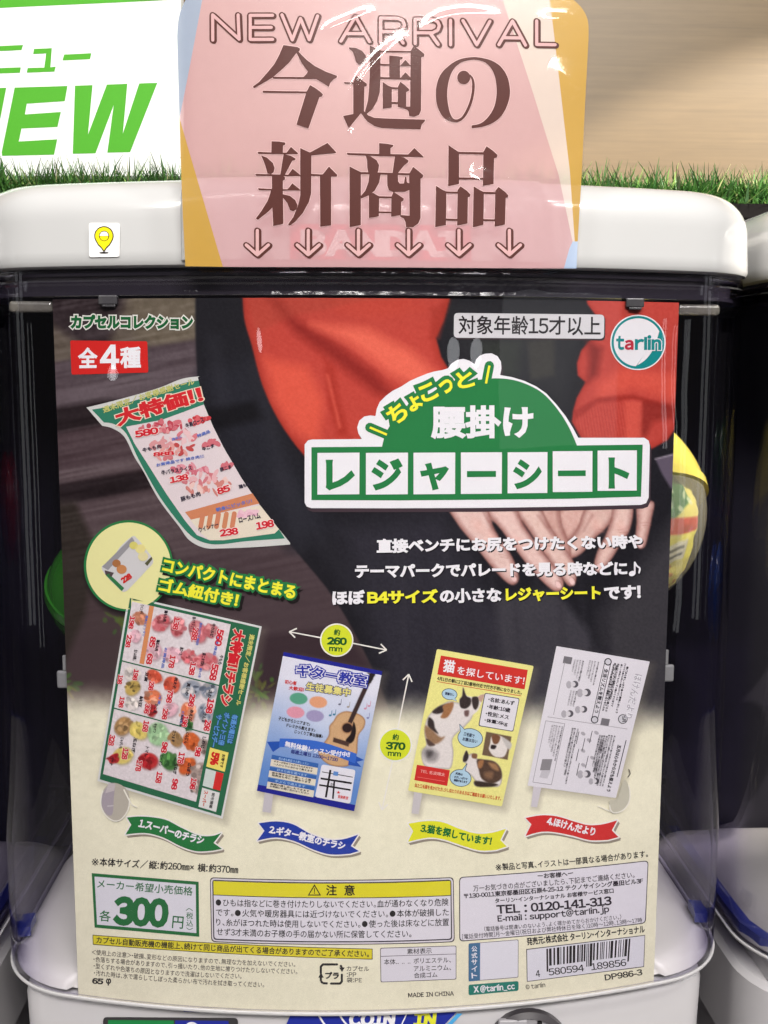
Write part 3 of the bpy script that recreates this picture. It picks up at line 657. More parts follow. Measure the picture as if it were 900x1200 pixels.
# black clothes
body = cr([(229, 330), (229, 395), (232, 446), (239, 473), (250, 500), (262, 524), (283, 560), (304, 591), (327, 620), (346, 645), (392, 702), (430, 770), (455, 830), (470, 900)], 6, False)+[(810, 900), (810, 330)]
fl(body, (27, 26, 31), 3)
fl([(235, 440), (290, 420), (330, 520), (390, 620), (340, 640), (270, 540)], (33, 33, 40), 30); fl([(238, 480), (300, 470), (310, 490), (250, 505)], (16, 15, 19), 10)
fl([(400, 620), (520, 600), (560, 690), (640, 760), (640, 880), (470, 880), (440, 760)], (44, 42, 50), 36); fl([(580, 700), (650, 690), (690, 740), (706, 800), (700, 880), (600, 880)], (60, 58, 64), 12)
fl([(705, 720), (800, 600), (810, 900), (716, 900)], (56, 54, 58), 30); fl([(690, 760), (712, 760), (722, 880), (704, 880)], (38, 36, 42), 10)
fl([(530, 360), (690, 360), (660, 470), (600, 440), (540, 440)], (38, 38, 41), 20); fl([(618, 400), (650, 396), (650, 440), (622, 445)], (62, 60, 54), 6, amount=.7); fl([(560, 398), (612, 398), (606, 440), (566, 440)], (50, 54, 48), 14, amount=.7)  # small grey patches put reflections of the shop into the print colour

for i in range(10): ln((470+i*26, 640), (480+i*27, 880), 3, (36, 33, 40) if i % 2 else (58, 55, 62), 12, .35)
C += ((vn(X, Y, 1.8, 61)-.5)*9*np.clip(-sdp(X, Y, body)/6, 0, 1)*(Y < 840))[..., None]
for p_, q_, w__, a_ in (((300, 430), (352, 640), 16, .35), ((330, 560), (420, 700), 20, .3), ((540, 620), (600, 860), 16, .3), ((250, 400), (262, 470), 12, .4)): ln(p_, q_, w__, (50, 49, 56), 18, a_)
# red sleeves
sl = cr([(284, 330), (286, 372), (295, 405), (307, 450), (325, 490), (345, 520), (362, 540)], 5, False)+[(470, 590), (560, 560), (552, 480), (530, 440), (517, 418), (511, 396), (520, 376), (527, 350), (528, 330)]
fl(sl, (186, 66, 54), 2.5, rim=(164, 50, 38), rw=12)
def rs(pts, col, soft, am):
    fl(pts, col, soft, amount=am)
rs([(312, 346), (326, 350), (350, 376), (392, 400), (440, 436), (470, 470), (440, 462), (392, 424), (345, 390)], (136, 34, 28), 14, .9)
rs([(380, 352), (470, 345), (500, 362), (440, 372), (400, 366)], (196, 68, 50), 16, .5)
rs([(365, 380), (410, 402), (460, 440), (500, 458), (515, 440), (480, 410), (430, 385)], (228, 104, 82), 16, .9)
rs([(310, 420), (360, 430), (380, 470), (372, 520), (345, 505), (322, 470)], (222, 90, 68), 16, .8)
rs([(380, 420), (384, 470), (396, 510), (410, 512), (398, 470), (392, 430)], (164, 46, 34), 8, .8); ln((384, 440), (398, 500), 3, (228, 104, 84), 4, .6)
rs([(300, 390), (345, 370), (430, 352), (528, 348), (528, 330), (284, 330)], (168, 66, 50), 5, .45)  # darker upper band puts the cap's mirrored shade into the sleeve colour
rs([(505, 362), (527, 352), (514, 396), (504, 396)], (160, 48, 36), 8, .7)
ur = [(686, 330), (688, 356), (700, 372), (704, 390), (692, 398), (681, 411), (676, 426), (677, 440), (686, 448), (676, 466), (672, 480), (670, 494), (680, 512), (700, 540), (760, 528), (782, 516), (800, 490), (812, 330)]
fl(ur, (182, 66, 56), 2.5, rim=(166, 50, 40), rw=8)
rs([(688, 398), (706, 408), (700, 440), (688, 448), (690, 425)], (120, 34, 30), 10, .85); rs([(700, 470), (740, 455), (796, 470), (796, 440), (730, 430), (700, 450)], (216, 88, 70), 14, .7)
rs([(672, 482), (700, 466), (742, 462), (792, 478), (796, 486), (742, 468), (700, 473), (674, 492)], (150, 42, 34), 4, .8)
mk = np.clip(.5-sdp(X, Y, [(672, 490), (700, 474), (742, 470), (738, 520), (690, 520)])/3, 0, 1); C += (np.sin((X-Y*.16)*1.75)*9*mk)[..., None]*np.array([1, .7, .6])
rs([(752, 470), (788, 474), (790, 490), (766, 494), (758, 510), (748, 516)], (128, 36, 30), 8, .75); rs([(732, 470), (752, 470), (752, 516), (734, 516)], (216, 92, 76), 5, .6)
C += ((vn(X, Y, 2.2, 31)-.5)*9*(np.clip(sdp(X, Y, sl), -6, 0)/-6+np.clip(sdp(X, Y, ur), -6, 0)/-6))[..., None]
# hands, printed under the title
sk, rim = (222, 186, 176), (150, 100, 92)
def finger(pts, col=sk, rw=8): fl(cr(pts, 5), col, 2.2, rim=rim, rw=rw)
fl([(520, 585), (640, 585), (690, 585), (690, 612), (640, 606), (560, 612)], (188, 146, 136), 5)
finger([(668, 590), (694, 590), (696, 604), (678, 622), (664, 634), (656, 618), (652, 600)], (214, 172, 160))
finger([(690, 590), (722, 590), (716, 612), (698, 630), (682, 648), (668, 654), (664, 640), (676, 620)], (216, 180, 168))
finger([(720, 590), (741, 590), (739, 618), (726, 640), (716, 656), (704, 671), (696, 664), (700, 646), (709, 628), (716, 608)], (226, 192, 180))
finger([(747, 590), (766, 588), (764, 606), (760, 626), (756, 640), (749, 643), (744, 636), (746, 612)], (224, 188, 176))
finger([(624, 588), (652, 588), (659, 616), (668, 640), (668, 658), (660, 652), (648, 628)], (206, 164, 152))
finger([(598, 588), (628, 588), (644, 616), (661, 640), (674, 662), (675, 680), (667, 687), (656, 674), (640, 652), (620, 622)], (224, 190, 178))
finger([(562, 588), (600, 590), (614, 616), (634, 644), (650, 664), (660, 680), (658, 691), (648, 692), (630, 676), (610, 652), (588, 622)], (228, 194, 184))
finger([(524, 588), (566, 590), (580, 622), (600, 652), (608, 676), (603, 685), (593, 682), (574, 662), (552, 634), (536, 614)], (224, 190, 180))
for a, b in (((566, 600), (582, 626)), ((604, 600), (622, 628)), ((630, 604), (646, 624)), ((694, 604), (684, 622))): ln(a, b, 2, (150, 98, 92), 4, .5)
for x, y in ((596, 667), (650, 680), (668, 676)): blob(C, X, Y, x, y, 4, 6, (236, 206, 198), .9, -35, .6)
for x, y in ((576, 630), (606, 636), (636, 640), (560, 616), (700, 616), (728, 618)): blob(C, X, Y, x, y, 9, 6, (236, 180, 166), 1.2, 50, .35)
for x, y, an in ((602, 677, -28), (654.5, 685, -35), (670.5, 681, -20), (702, 664, 30), (751, 637, 10)): blob(C, X, Y, x, y, 3.6, 5.4, (168, 116, 108), .35, an, .8); blob(C, X, Y, x-.3, y+.3, 2.9, 4.7, (238, 204, 198), .35, an, .95)
for x, y, an in ((577, 634, -38), (590, 652, -38), (610, 640, -40), (632, 664, -42), (640, 638, -38), (660, 662, -30), (704, 622, 42), (730, 622, 25), (714, 640, 30), (757, 614, 4)):
    for d_ in (-1.6, 1.4): t_ = math.radians(an); ln((x-5*math.cos(t_)+d_*.6, y+5*math.sin(t_)*.2+d_), (x+5*math.cos(t_)+d_*.6, y-5*math.sin(t_)*.2+d_), .7, (168, 112, 102), 1.6, .55)
hm = (Y > 588) & (Y < 694) & (X > 520) & (X < 768) & (C[..., 0] > 120); C += ((vn(X, Y, 3.2, 71)-.5)*16*hm)[..., None]*np.array([.6, 1, 1])
fl([(768, 538), (800, 528), (800, 582), (786, 572), (776, 556)], (92, 82, 96), 3); ln((768, 538), (800, 530), 1.2, (170, 160, 170), 2)
# fade to cream
edge = 818+(X-62)*.030+(vn(X, Y, 22, 12)-.5)*7+(vn(X, Y, 6, 13)-.5)*3
fade = np.clip((Y-edge+24)/48, 0, 1); fade = fade*fade*(3-2*fade)
cream = np.empty(shp+(3,)); cream[:] = (238, 233, 204); cream += ((vn(X, Y, 7, 14)-.5)*5+(vn(X, Y, 2.4, 15)-.5)*4+(vn(X, Y, 40, 16)-.5)*6)[..., None]
left = np.clip((330-X)/260, 0, 1)*np.clip((1000-Y)/170, 0, 1); cream += ((vn(X, Y, 5, 17, 2)-.5)*16*left)[..., None]
C += (cream-C)*fade[..., None]
# printed soft shades under the four leaflets, inset and captions
FQ = [[(150.5, 698), (306.8, 734), (261, 959.5), (114.3, 915)], [(332.5, 764), (448, 786.5), (415, 950.5), (301, 926.5)], [(512, 760.5), (625.3, 780.3), (588, 945), (478, 926.5)], [(652, 757), (761.3, 775.2), (721.5, 935), (618, 920.5)]]
for q in FQ: fl([(p[0]+3.5, p[1]+4) for p in q], (120, 112, 100), 15, amount=.55)
fl(ell(152, 669, 53), (22, 18, 18), 8, amount=.85)
for p in ([(312, 930), (322, 932), (319, 954), (309, 953)], [(487, 930), (497, 932), (492, 956), (484, 955)], [(627, 923), (636, 925), (631, 948), (624, 947)]): fl(p, (150, 142, 130), 9, amount=.6)
grid_mesh('printed_sheet', CS.xyz(X.ravel(), Y.ravel()).reshape(shp+(3,)), C, card, vcmat('halftone_print'))

# ------------------------------------------------------------------ heading, badge, age plate, maker's emblem
A = Art(CS); W2 = K_(226, 224, 214)
A.text('カプセルコレクション', (82.5, 385.5), (226.5, 386), 17, W2, 3, .065, grow=.085); A.text('カプセルコレクション', (82.5, 385.5), (226.5, 386), 17, K_(24, 92, 48), 4, .065)
A.build('heading_lettering', card)
A = Art(CS); A.poly(rrect([(82.5, 399), (172.6, 400), (174, 436.5), (84, 439)], 2), K_(206, 38, 34), 3)
for ch, x0, x1, y, h in (('全', 91.5, 115, 431.5, 24.5), ('4', 117.5, 140, 433, 29), ('種', 141, 165.5, 431.5, 25)): A.text(ch, (x0, y), (x1, y-.3), h, WH, 4, .034)
A.build('count_badge', card)
A = Art(CS); A.poly(rrect([(533, 368.5), (709.3, 370.5), (709, 399), (532.6, 397.6)], 5), K_(60, 48, 50), 3); A.poly(rrect([(532, 366.7), (708, 368.7), (707.6, 397), (531.6, 395.8)], 5), K_(206, 204, 206), 4)
A.text('対象年齢15才以上', (537, 392), (703.5, 393.4), 22.5, K_(36, 32, 34), 5, .014); A.build('age_plate', card)
A = Art(CS); WE = K_(222, 220, 222); A.poly(ell(747.4, 401.3, 32.4, n=56), K_(228, 226, 226), 3); A.poly(ell(747.4, 401.3, 31, n=56), TEAL, 4)
A.poly(ell(747.2, 401.2, 28.2, a0=333, a1=95, n=36)[::-1]+cr([(745, 428.8), (755, 422.5), (763, 413), (768, 402), (771.5, 391)], 5, False)[1:-1], WE, 5)
for b, c_, x0, x1, h in (('t', TEAL, 721.3, 731, 16.5), ('a', K_(176, 40, 58), 731.5, 742, 12), ('rlin', TEAL, 743.5, 774.5, 17.5)):
    A.text(b, (x0, 410), (x1, 410.3), h, WE, 6, .045, grow=.05); A.text(b, (x0, 410), (x1, 410.3), h, c_, 7, .045)
A.build('maker_emblem', card)

# ------------------------------------------------------------------ title
A = Art(CS); WP = K_(234, 232, 234)
out = [(357, 589), (357, 521), (361, 516), (366, 515), (424, 514.5), (420, 508), (418.5, 501), (421, 493), (427, 488), (434, 486.8), (440, 487.5), (441.5, 479), (445, 471), (452, 464), (460, 458), (470, 453), (480, 446.5), (490, 442), (500, 438), (508, 435.5), (519, 433.5), (525, 431.5), (529, 426), (536, 421.6), (543, 420.6), (550, 422.6), (556, 426.8), (558, 421), (562, 417), (568, 414.6), (576, 414), (583, 417.5), (587, 424), (587.5, 432), (586, 439.5), (600, 442), (614, 446.2), (628, 452.6), (640, 461), (652, 474), (663, 488), (671, 501), (677.5, 513), (755, 513), (760, 516.5), (761.3, 522), (760, 583), (757, 589.5), (751, 591.6), (660, 593.8), (560, 595.2), (460, 595.6), (365, 595.4), (359.5, 593.5)]
A.poly([(x+2, y+4.5) for x, y in out], K_(66, 52, 58), 2); A.poly(out, WP, 3)
A.poly([(365, 524), (447.6, 523.4)]+cr([(447.6, 523.4), (452, 508), (462, 492), (480, 476), (510, 460), (540, 449), (575, 443.6), (602, 445.4), (627, 455), (642, 466.5), (656, 483.5), (667, 501.5), (676, 522)], 5, False)[1:]+[(753, 521), (751, 582), (665, 584.5), (580, 585.4), (470, 586.4), (365, 586)], GR, 4)
CH = (('ち', (465.3, 484.4), 22, 34), ('ょ', (485.3, 472.3), 17, 30), ('こ', (501.6, 459.8), 20, 24), ('っ', (522.6, 453), 16, 19), ('と', (544.8, 444.6), 20, 13))
for ch, c, sz, an in CH: A.char(ch, c, sz, an, GR, 5, .03, grow=.17)
for a, b in (((433.3, 500.8), (453.3, 509.3)), ((573.3, 428.5), (569.3, 449.3))): A.stroke([a, b], 11, GR, 5); A.stroke([a, b], 2.6, YE, 7, rnd=False)
for ch, c, sz, an in CH: A.char(ch, c, sz, an, YE, 7, .035)
SQ = [(372, 421.3, 530.7, 579.5), (428.8, 478, 530.7, 579.5), (484.5, 533.3, 530.5, 579.2), (540, 588, 530.2, 578.8), (594.7, 641.3, 530, 578), (647.5, 694, 528.8, 576.6), (700, 746, 528, 575.2)]
KN = [('レ', 381.5, 416, 538.7, 574.7), ('ジ', 435, 472, 537, 574.7), ('ャ', 492, 526, 542, 574.7), ('', 547, 581, 552, 559), ('シ', 600.8, 634.7, 538, 573.3), ('', 653.5, 686, 551.3, 558), ('ト', 712.5, 737.3, 536, 572.5)]
for (x0, x1, y0, y1), (ch, a, b, c, d) in zip(SQ, KN):
    A.poly([(x0, y0), (x1, y0-.3), (x1-.2, y1-.4), (x0, y1)], WP, 6)
    if ch: A.text(ch, (a, d), (b, d), d-c, GR, 7, .045)
    else: A.poly([(a, c), (b, c-.2), (b, d-.2), (a, d)], GR, 7)
A.text('腰掛け', (504.8, 514.7), (624.8, 514.2), 39.5, WP, 8, .04)
A.build('title_banner', card)

# ------------------------------------------------------------------ description
A = Art(CS); SH = K_(24, 22, 26); D = [('直接ベンチにお尻をつけたくない時や', (441.5, 649), (753, 643.5), 17.5, WH), ('テーマパークでパレードを見る時などに', (416, 678), (735, 674.5), 17, WH), ('ほぼ', (389.5, 709), (428, 708), 17, WH), ('B4サイズ', (430.5, 708.2), (513.5, 706.5), 16.5, YE), ('の小さな', (515.5, 707), (588, 705.5), 17, WH), ('レジャーシート', (592.5, 705.3), (704, 702.8), 16.5, YE), ('です！', (708, 703.3), (751, 701.8), 16.5, WH)]
for b, p, q, h, m in D:
    A.text(b, (p[0]+1.2, p[1]+1.4), (q[0]+1.2, q[1]+1.4), h, SH, 2, .05); A.text(b, p, q, h, m, 4, .05)
for d_, m_, L_ in ((1.2, SH, 2), (0, WH, 4)):
    A.poly(ell(740.6+d_, 672+d_, 4, 3, rot=-20), m_, L_); A.stroke([(743.6+d_, 672+d_), (743.6+d_, 658.5+d_)], 2, m_, L_, rnd=False); A.stroke(cr([(743.6+d_, 659+d_), (746+d_, 663+d_), (749.5+d_, 666+d_), (748.6+d_, 671+d_)], 4, False), 2, m_, L_+.6)
A.build('description_lettering', card)

# ------------------------------------------------------------------ round inset with the folded sheet
A = Art(CS); PY = K_(232, 228, 160); A.poly(ell(150.7, 663, 52.2, 53.4, n=64), GR, 3); A.poly(ell(150.9, 663, 49.6, 50.8, n=64), PY, 4)
A.poly(cr([(119.5, 664), (132, 656), (140, 642), (155, 628.5), (161, 631), (170, 642), (180, 657), (172, 668), (158, 683), (146, 693.5), (136, 686), (126, 676)], 4), K_(206, 204, 202), 6)
A.poly([(120, 664), (155, 629), (158, 634), (127, 668)], K_(150, 148, 150), 7); A.poly([(128, 672), (146, 689), (143, 692.5), (124.5, 674)], K_(50, 120, 70), 8); A.poly([(123, 668), (134, 671), (131, 676), (124, 673.5)], K_(84, 70, 72), 8)
for x, y, r, c_ in ((137, 660, 5, (168, 110, 66)), (143, 667, 6, (196, 132, 82)), (157, 639, 5, (214, 204, 110)), (165, 643, 6, (228, 216, 140)), (168, 652, 6, (224, 214, 160))): A.poly(ell(x, y, r, r*.9, n=18), K_(*c_), 9)
A.text('228', (145, 684), (156, 676.5), 7, REDI, 10, .08); A.poly([(170, 660), (178, 652), (179, 655), (173, 663)], K_(90, 88, 60), 9)
A.build('product_closeup', card)
A = Art(CS)
for b, p, q, h in (('コンパクトにまとまる', (190, 669.5), (345, 702.2), 17), ('ゴム紐付き！', (185.5, 692.5), (278, 711.5), 17)):
    A.text(b, (p[0]+3, p[1]+3.5), (q[0]+3, q[1]+3.5), h, K_(30, 24, 24), 11, .05, grow=.14); A.text(b, p, q, h, GR, 12, .05, grow=.14); A.text(b, p, q, h, YE, 13, .045)
A.build('inset_caption', card)

# ------------------------------------------------------------------ leaflet lying on the printed bench
lo = cr([(101.5, 477.5), (140, 468), (185, 455), (213, 444), (234, 441)], 5, False)+cr([(232, 442), (239, 473), (250, 500), (262, 524), (283, 560), (304, 591), (327, 620), (340, 636)], 6, False)+cr([(340, 638), (300, 641), (262, 642.5), (240, 642), (222, 633), (210, 617), (186, 585), (168, 552), (158, 536), (146, 512), (132, 502), (120, 499)], 5, False)
gi = cr([(108, 480), (145, 473), (190, 459), (215, 449), (233, 446)], 4, False)+[(239, 473), (250, 500), (262, 524), (283, 560), (304, 591), (327, 620), (334, 631)]+cr([(334, 631), (290, 634), (262, 637.5), (244, 637), (227, 630), (212, 615), (188, 583), (169, 550), (160, 533), (148, 508), (134, 497), (122, 495)], 4, False)
pi = [(148, 500), (190, 492), (239, 474), (250, 500), (262, 524), (283, 560), (304, 591), (327, 620), (290, 629), (262, 633), (246, 633), (231, 627), (217, 610), (196, 580), (174, 545), (158, 520)]
A = Art(CS); A.poly(lo, K_(206, 206, 200), 3); A.poly(gi, K_(50, 122, 96), 4); A.poly(pi, K_(220, 206, 206), 5)
A.poly([(217, 600), (296, 578), (304, 590), (224, 609)], K_(204, 130, 92), 6); A.poly([(223, 609), (305, 592), (327, 620), (322, 625), (262, 633), (246, 633), (236, 625)], K_(226, 214, 192), 6)
r_ = np.random.default_rng(11)
for cx, cy, rx, n_, cols in ((186, 520, 16, 14, ((214, 150, 150),)), (215, 512, 20, 16, ((214, 120, 126), (230, 190, 190))), (236, 560, 22, 18, ((226, 176, 176), (206, 120, 126))), (190, 501, 26, 34, ((206, 110, 118), (222, 150, 150), (190, 70, 84))), (233, 492, 11, 12, ((196, 60, 66), (214, 96, 100))), (203, 529, 26, 24, ((206, 120, 122), (190, 76, 74), (224, 160, 152))), (226, 549, 24, 22, ((220, 150, 158), (206, 110, 122))), (247, 570, 28, 20, ((224, 160, 152), (232, 196, 186), (206, 130, 120))), (248, 520, 10, 9, ((206, 110, 118),)), (268, 545, 8, 8, ((206, 110, 118),)), (290, 602, 14, 12, ((226, 176, 190), (232, 190, 200)))):
    for k in range(n_):
        a = r_.random()*6.28; l = math.sqrt(r_.random())
        A.poly(ell(cx+math.cos(a)*l*rx, cy+math.sin(a)*l*rx*.28-math.cos(a)*l*rx*.12, 2.6+r_.random()*3.6, 1.4+r_.random()*1.8, n=9, rot=r_.random()*180), K_(*cols[int(r_.random()*len(cols))]), 7+k*.06)
for k in range(5): A.stroke([(238+k*9.2, 603+k*-.3), (235.5+k*9.2, 617)], 5.6, K_(204, 130+4*(k % 2), 96), 9)
A.text('週末限定／お客様感謝セール', (122, 484.5), (229, 450.5), 8, K_(190, 190, 110), 6, .03, bow=-1)
A.otext('大特価！！', (138, 501), (240, 471), 20, K_(206, 40, 46), K_(232, 214, 190), 8, .05, .05, bow=-1)
for b, p, q, h in (('580', (159, 513.5), (187, 508), 8.5), ('138', (200, 566.5), (222, 562), 7.5), ('85', (256, 580), (271, 575), 8), ('238', (258, 629), (280, 626), 8.5), ('198', (301, 621), (322, 617), 9), ('888', (180, 535), (205, 533), 5)):
    A.otext(b, p, q, h, K_(206, 36, 48), K_(236, 220, 214), 10, .055, .06)
for b, p, q, h in (('牛肩ロース', (219, 502), (240, 494), 6), ('牛もも肉', (168, 530), (190, 525), 5), ('牛バラスライス', (190, 557), (226, 551), 6), ('豚もも肉', (213, 588), (236, 581), 6), ('ウインナー', (234, 624), (257, 617), 6), ('ロースハム', (281, 613), (306, 607), 7), ('豚こま', (259, 553), (272, 549), 5), ('鶏もも', (281, 573), (294, 569), 5), ('牛こま', (238, 529), (252, 524), 5)):
    A.text(b, p, q, h, K_(50, 44, 60), 11, .03)
for b, p, q, h in (('お買得品です 焼き肉に', (184, 547), (240, 536), 4), ('朝食にピッタリ！', (254, 600), (296, 589), 5), ('週末に', (202, 517), (214, 513), 3.5), ('特選品', (232, 513), (247, 507), 4)): A.text(b, p, q, h, K_(96, 116, 186), 10, .03)
A.build('bench_leaflet', card)

# ------------------------------------------------------------------ the four leaflet pictures
pics = []
def backing(q, rgb, r=.6, L=3):
    A = Art(CS); A.poly(rrect(q, r), K_(*rgb), L); return A
lp = lambda q, a, b: tuple(bil(q, a, b))
# 1: supermarket leaflet, printed sideways
q = FQ[0]; A = backing(q, (216, 216, 212)); qi = [lp(q, .015, .010), lp(q, .985, .010), lp(q, .985, .988), lp(q, .015, .988)]
A.poly(qi, K_(44, 104, 72), 4); fr = A.build('leaflet_picture', card, 'picture of a supermarket leaflet full of red prices')
def food(C, X, Y, A_, B_):
    r = np.random.default_rng(3); pal = {'meat': [(206, 110, 116), (222, 150, 150), (190, 84, 88)], 'ham': [(226, 176, 186), (232, 190, 196)], 'fish': [(150, 156, 166), (206, 200, 196), (96, 104, 120)], 'prawn': [(222, 120, 80), (230, 160, 130)], 'green': [(70, 120, 60), (96, 150, 80), (52, 96, 50)], 'lett': [(160, 200, 150), (180, 212, 164)], 'tom': [(190, 50, 50), (160, 34, 40)], 'pot': [(168, 130, 84), (186, 150, 104)], 'ban': [(222, 200, 110), (210, 190, 96)], 'car': [(206, 100, 50), (190, 84, 44)], 'mush': [(170, 150, 140), (130, 112, 104), (196, 180, 170)], 'white': [(226, 216, 206), (206, 196, 190)], 'saus': [(190, 120, 90), (206, 140, 110)], 'bottle': [(200, 170, 90), (120, 100, 60)], 'salm': [(206, 84, 60), (222, 110, 84)]}
    w2 = np.array(FQ[0][1])-np.array(FQ[0][0]); h2 = np.array(FQ[0][3])-np.array(FQ[0][0])
    items = [(.09, .10, .05, 'saus'), (.07, .20, .04, 'ham'), (.30, .10, .06, 'meat'), (.47, .10, .06, 'meat'), (.68, .10, .07, 'meat'), (.80, .08, .05, 'meat'), (.27, .25, .06, 'ham'), (.47, .25, .06, 'ham'), (.64, .24, .05, 'meat'), (.82, .24, .07, 'meat'),
             (.10, .40, .05, 'white'), (.13, .47, .05, 'bottle'), (.33, .38, .05, 'salm'), (.52, .40, .05, 'salm'), (.35, .49, .05, 'prawn'), (.72, .40, .06, 'fish'), (.90, .38, .05, 'fish'), (.15, .55, .04, 'white'), (.35, .56, .04, 'tom'), (.55, .53, .05, 'ham'), (.73, .52, .06, 'prawn'), (.92, .50, .06, 'fish'), (.76, .585, .03, 'green'),
             (.10, .68, .06, 'pot'), (.27, .68, .06, 'ban'), (.47, .67, .07, 'lett'), (.66, .67, .05, 'pot'), (.83, .66, .06, 'car'), (.97, .67, .05, 'mush'), (.15, .83, .06, 'ban'), (.06, .86, .03, 'tom'), (.42, .82, .06, 'tom'), (.63, .79, .06, 'green'), (.83, .79, .06, 'car'), (.96, .80, .06, 'mush'), (.98, .88, .05, 'mush')]
    for a, b, s_, k in items:
        a = .05+a*.73; c = lp(FQ[0], a, b); R_ = s_*190; col = np.array(pal[k][0], float); an = r.random()*180; rr = .62+.3*r.random()
        blob(C, X, Y, c[0]+1, c[1]+1.4, R_*1.05, R_*rr*1.05, col*.62, .35, an, .55); blob(C, X, Y, c[0], c[1], R_, R_*rr, col, .25, an, .95)
        for i in range(14):
            th = r.random()*6.28; l = math.sqrt(r.random())*R_*.85
            blob(C, X, Y, c[0]+math.cos(th)*l, c[1]+math.sin(th)*l*.85, 1.6+r.random()*3.2, 1.2+r.random()*1.9, np.array(pal[k][int(r.random()*len(pal[k]))])*(.66+.55*r.random()), .35, an+r.random()*60, .85)
    C += ((vn(X, Y, 2, 44)-.5)*16)[..., None]
q1 = [lp(q, .035, .025), lp(q, .775, .025), lp(q, .775, .955), lp(q, .035, .955)]
quad_print('food_print', CS, q1, 5, 190, 260, food, fr, (222, 212, 212))
A = Art(CS); G2 = K_(44, 104, 72)
A.poly([lp(q, .165, .025), lp(q, .20, .025), lp(q, .20, .335), lp(q, .165, .335)], K_(214, 140, 90), 6)
for b in (.345, .60): A.stroke([lp(q, .03, b), lp(q, .78, b)], 1.5, G2, 6.5, rnd=False)
for a, b0, b1, s_, h in ((.075, .20, .27, '238', 6), (.075, .10, .17, '198', 6), (.25, .18, .24, '85', 7), (.40, .05, .12, '138', 7), (.55, .08, .15, '288', 7.5), (.73, .06, .15, '560', 8.5), (.25, .27, .33, '68', 7), (.42, .25, .32, '178', 7), (.58, .26, .33, '138', 7), (.74, .24, .33, '558', 8.5),
                         (.06, .42, .47, '198', 6), (.17, .37, .43, '198', 6), (.10, .53, .59, '198', 6), (.30, .41, .46, '298', 6.5), (.30, .53, .585, '398', 6.5), (.45, .43, .50, '798', 7), (.62, .42, .49, '298', 7), (.76, .42, .50, '198', 8), (.44, .53, .59, '298', 6.5), (.60, .54, .60, '198', 6.5), (.77, .53, .59, '298', 7.5),
                         (.07, .74, .80, '328', 7), (.19, .79, .85, '128', 7), (.31, .62, .68, '168', 7), (.31, .83, .89, '178', 7), (.48, .70, .76, '98', 7), (.48, .86, .92, '158', 7), (.62, .73, .79, '178', 7.5), (.61, .87, .93, '98', 7), (.74, .68, .73, '98', 7), (.75, .84, .90, '198', 7)):
    a_ = .035+(a-.035)*.985; A.otext(s_, lp(q, a_-.035, b0), lp(q, a_-.035, b1), h, K_(204, 36, 54), K_(234, 220, 216), 7, .055, .05)
for a, b0, b1, s_ in ((.12, .03, .08, 'ウインナー'), (.30, .03, .09, '鶏もも肉'), (.51, .03, .11, '豚バラスライス'), (.66, .04, .11, '牛カルビ'), (.84, .05, .14, '牛肩ロース'), (.28, .19, .25, '鶏むね肉'), (.46, .20, .24, '豚ロース'), (.63, .20, .27, '豚こま切れ'), (.76, .19, .24, '牛もも'), (.13, .27, .33, '生ハム切落し'), (.24, .37, .42, '豆腐'), (.23, .50, .56, '納豆'), (.46, .36, .42, '明太子'), (.56, .37, .44, '真いか'), (.73, .38, .44, 'さわら'), (.35, .52, .57, 'たこ足'), (.56, .54, .60, '銀鮭切身'), (.62, .50, .56, '赤えび'), (.72, .50, .55, 'さんま'), (.14, .74, .80, 'じゃがいも'), (.24, .72, .80, '玉ねぎ'), (.37, .62, .67, 'キャベツ'), (.52, .63, .69, 'さつま芋'), (.62, .62, .68, 'にんじん'), (.34, .75, .80, 'トマト'), (.46, .77, .83, 'ピーマン'), (.58, .79, .85, '玉ねぎ'), (.75, .62, .68, 'しめじ'), (.68, .77, .84, 'ごぼう'), (.09, .85, .90, 'バナナ')):
    A.text(s_, lp(q, a-.02, b0), lp(q, a-.02, b1), 4.4, K_(40, 32, 40), 8, .035)
for a, b0, b1, s_ in ((.16, .08, .19, '朝食にピッタリ'), (.56, .05, .17, '週末にどうぞ 焼肉用'), (.34, .22, .33, 'お買得品'), (.70, .10, .20, 'お買得品'), (.62, .28, .33, '鍋もの用'), (.55, .52, .58, 'おさしみ用'), (.36, .47, .52, '冷凍')): A.text(s_, lp(q, a-.01, b0), lp(q, a-.01, b1), 3.4, K_(96, 116, 186), 8, .03)
A.otext('大特価！！チラシ', lp(q, .80, .04), lp(q, .80, .44), 15, K_(204, 36, 46), K_(236, 220, 196), 8, .06, .05)
A.text('週末限定／お客様感謝セール', lp(q, .925, .05), lp(q, .925, .42), 6.5, K_(206, 200, 110), 8, .04)
for b0, b1, s_ in ((.47, .62, '毎週火曜日は'), (.47, .64, 'ポイント三倍'), (.49, .66, 'サービスデー')):
    a0 = {.62: .915, .64: .855, .66: .80}[b1]; A.otext(s_, lp(q, a0, b0), lp(q, a0, b1), 7.2, K_(96, 150, 210), K_(36, 80, 110), 8, .04, .08)
A.poly([lp(q, .80, .665), lp(q, .945, .665), lp(q, .945, .765), lp(q, .80, .765)], K_(236, 220, 110), 7); A.text('5%', lp(q, .82, .68), lp(q, .82, .75), 10, REDI, 9, .08); A.text('お得です', lp(q, .90, .68), lp(q, .90, .75), 4, BLK, 9, .03)
A.poly([lp(q, .80, .775), lp(q, .94, .775), lp(q, .94, .865), lp(q, .80, .865)], K_(206, 214, 206), 7); A.poly([lp(q, .88, .775), lp(q, .94, .775), lp(q, .94, .865), lp(q, .88, .865)], K_(206, 50, 46), 8)
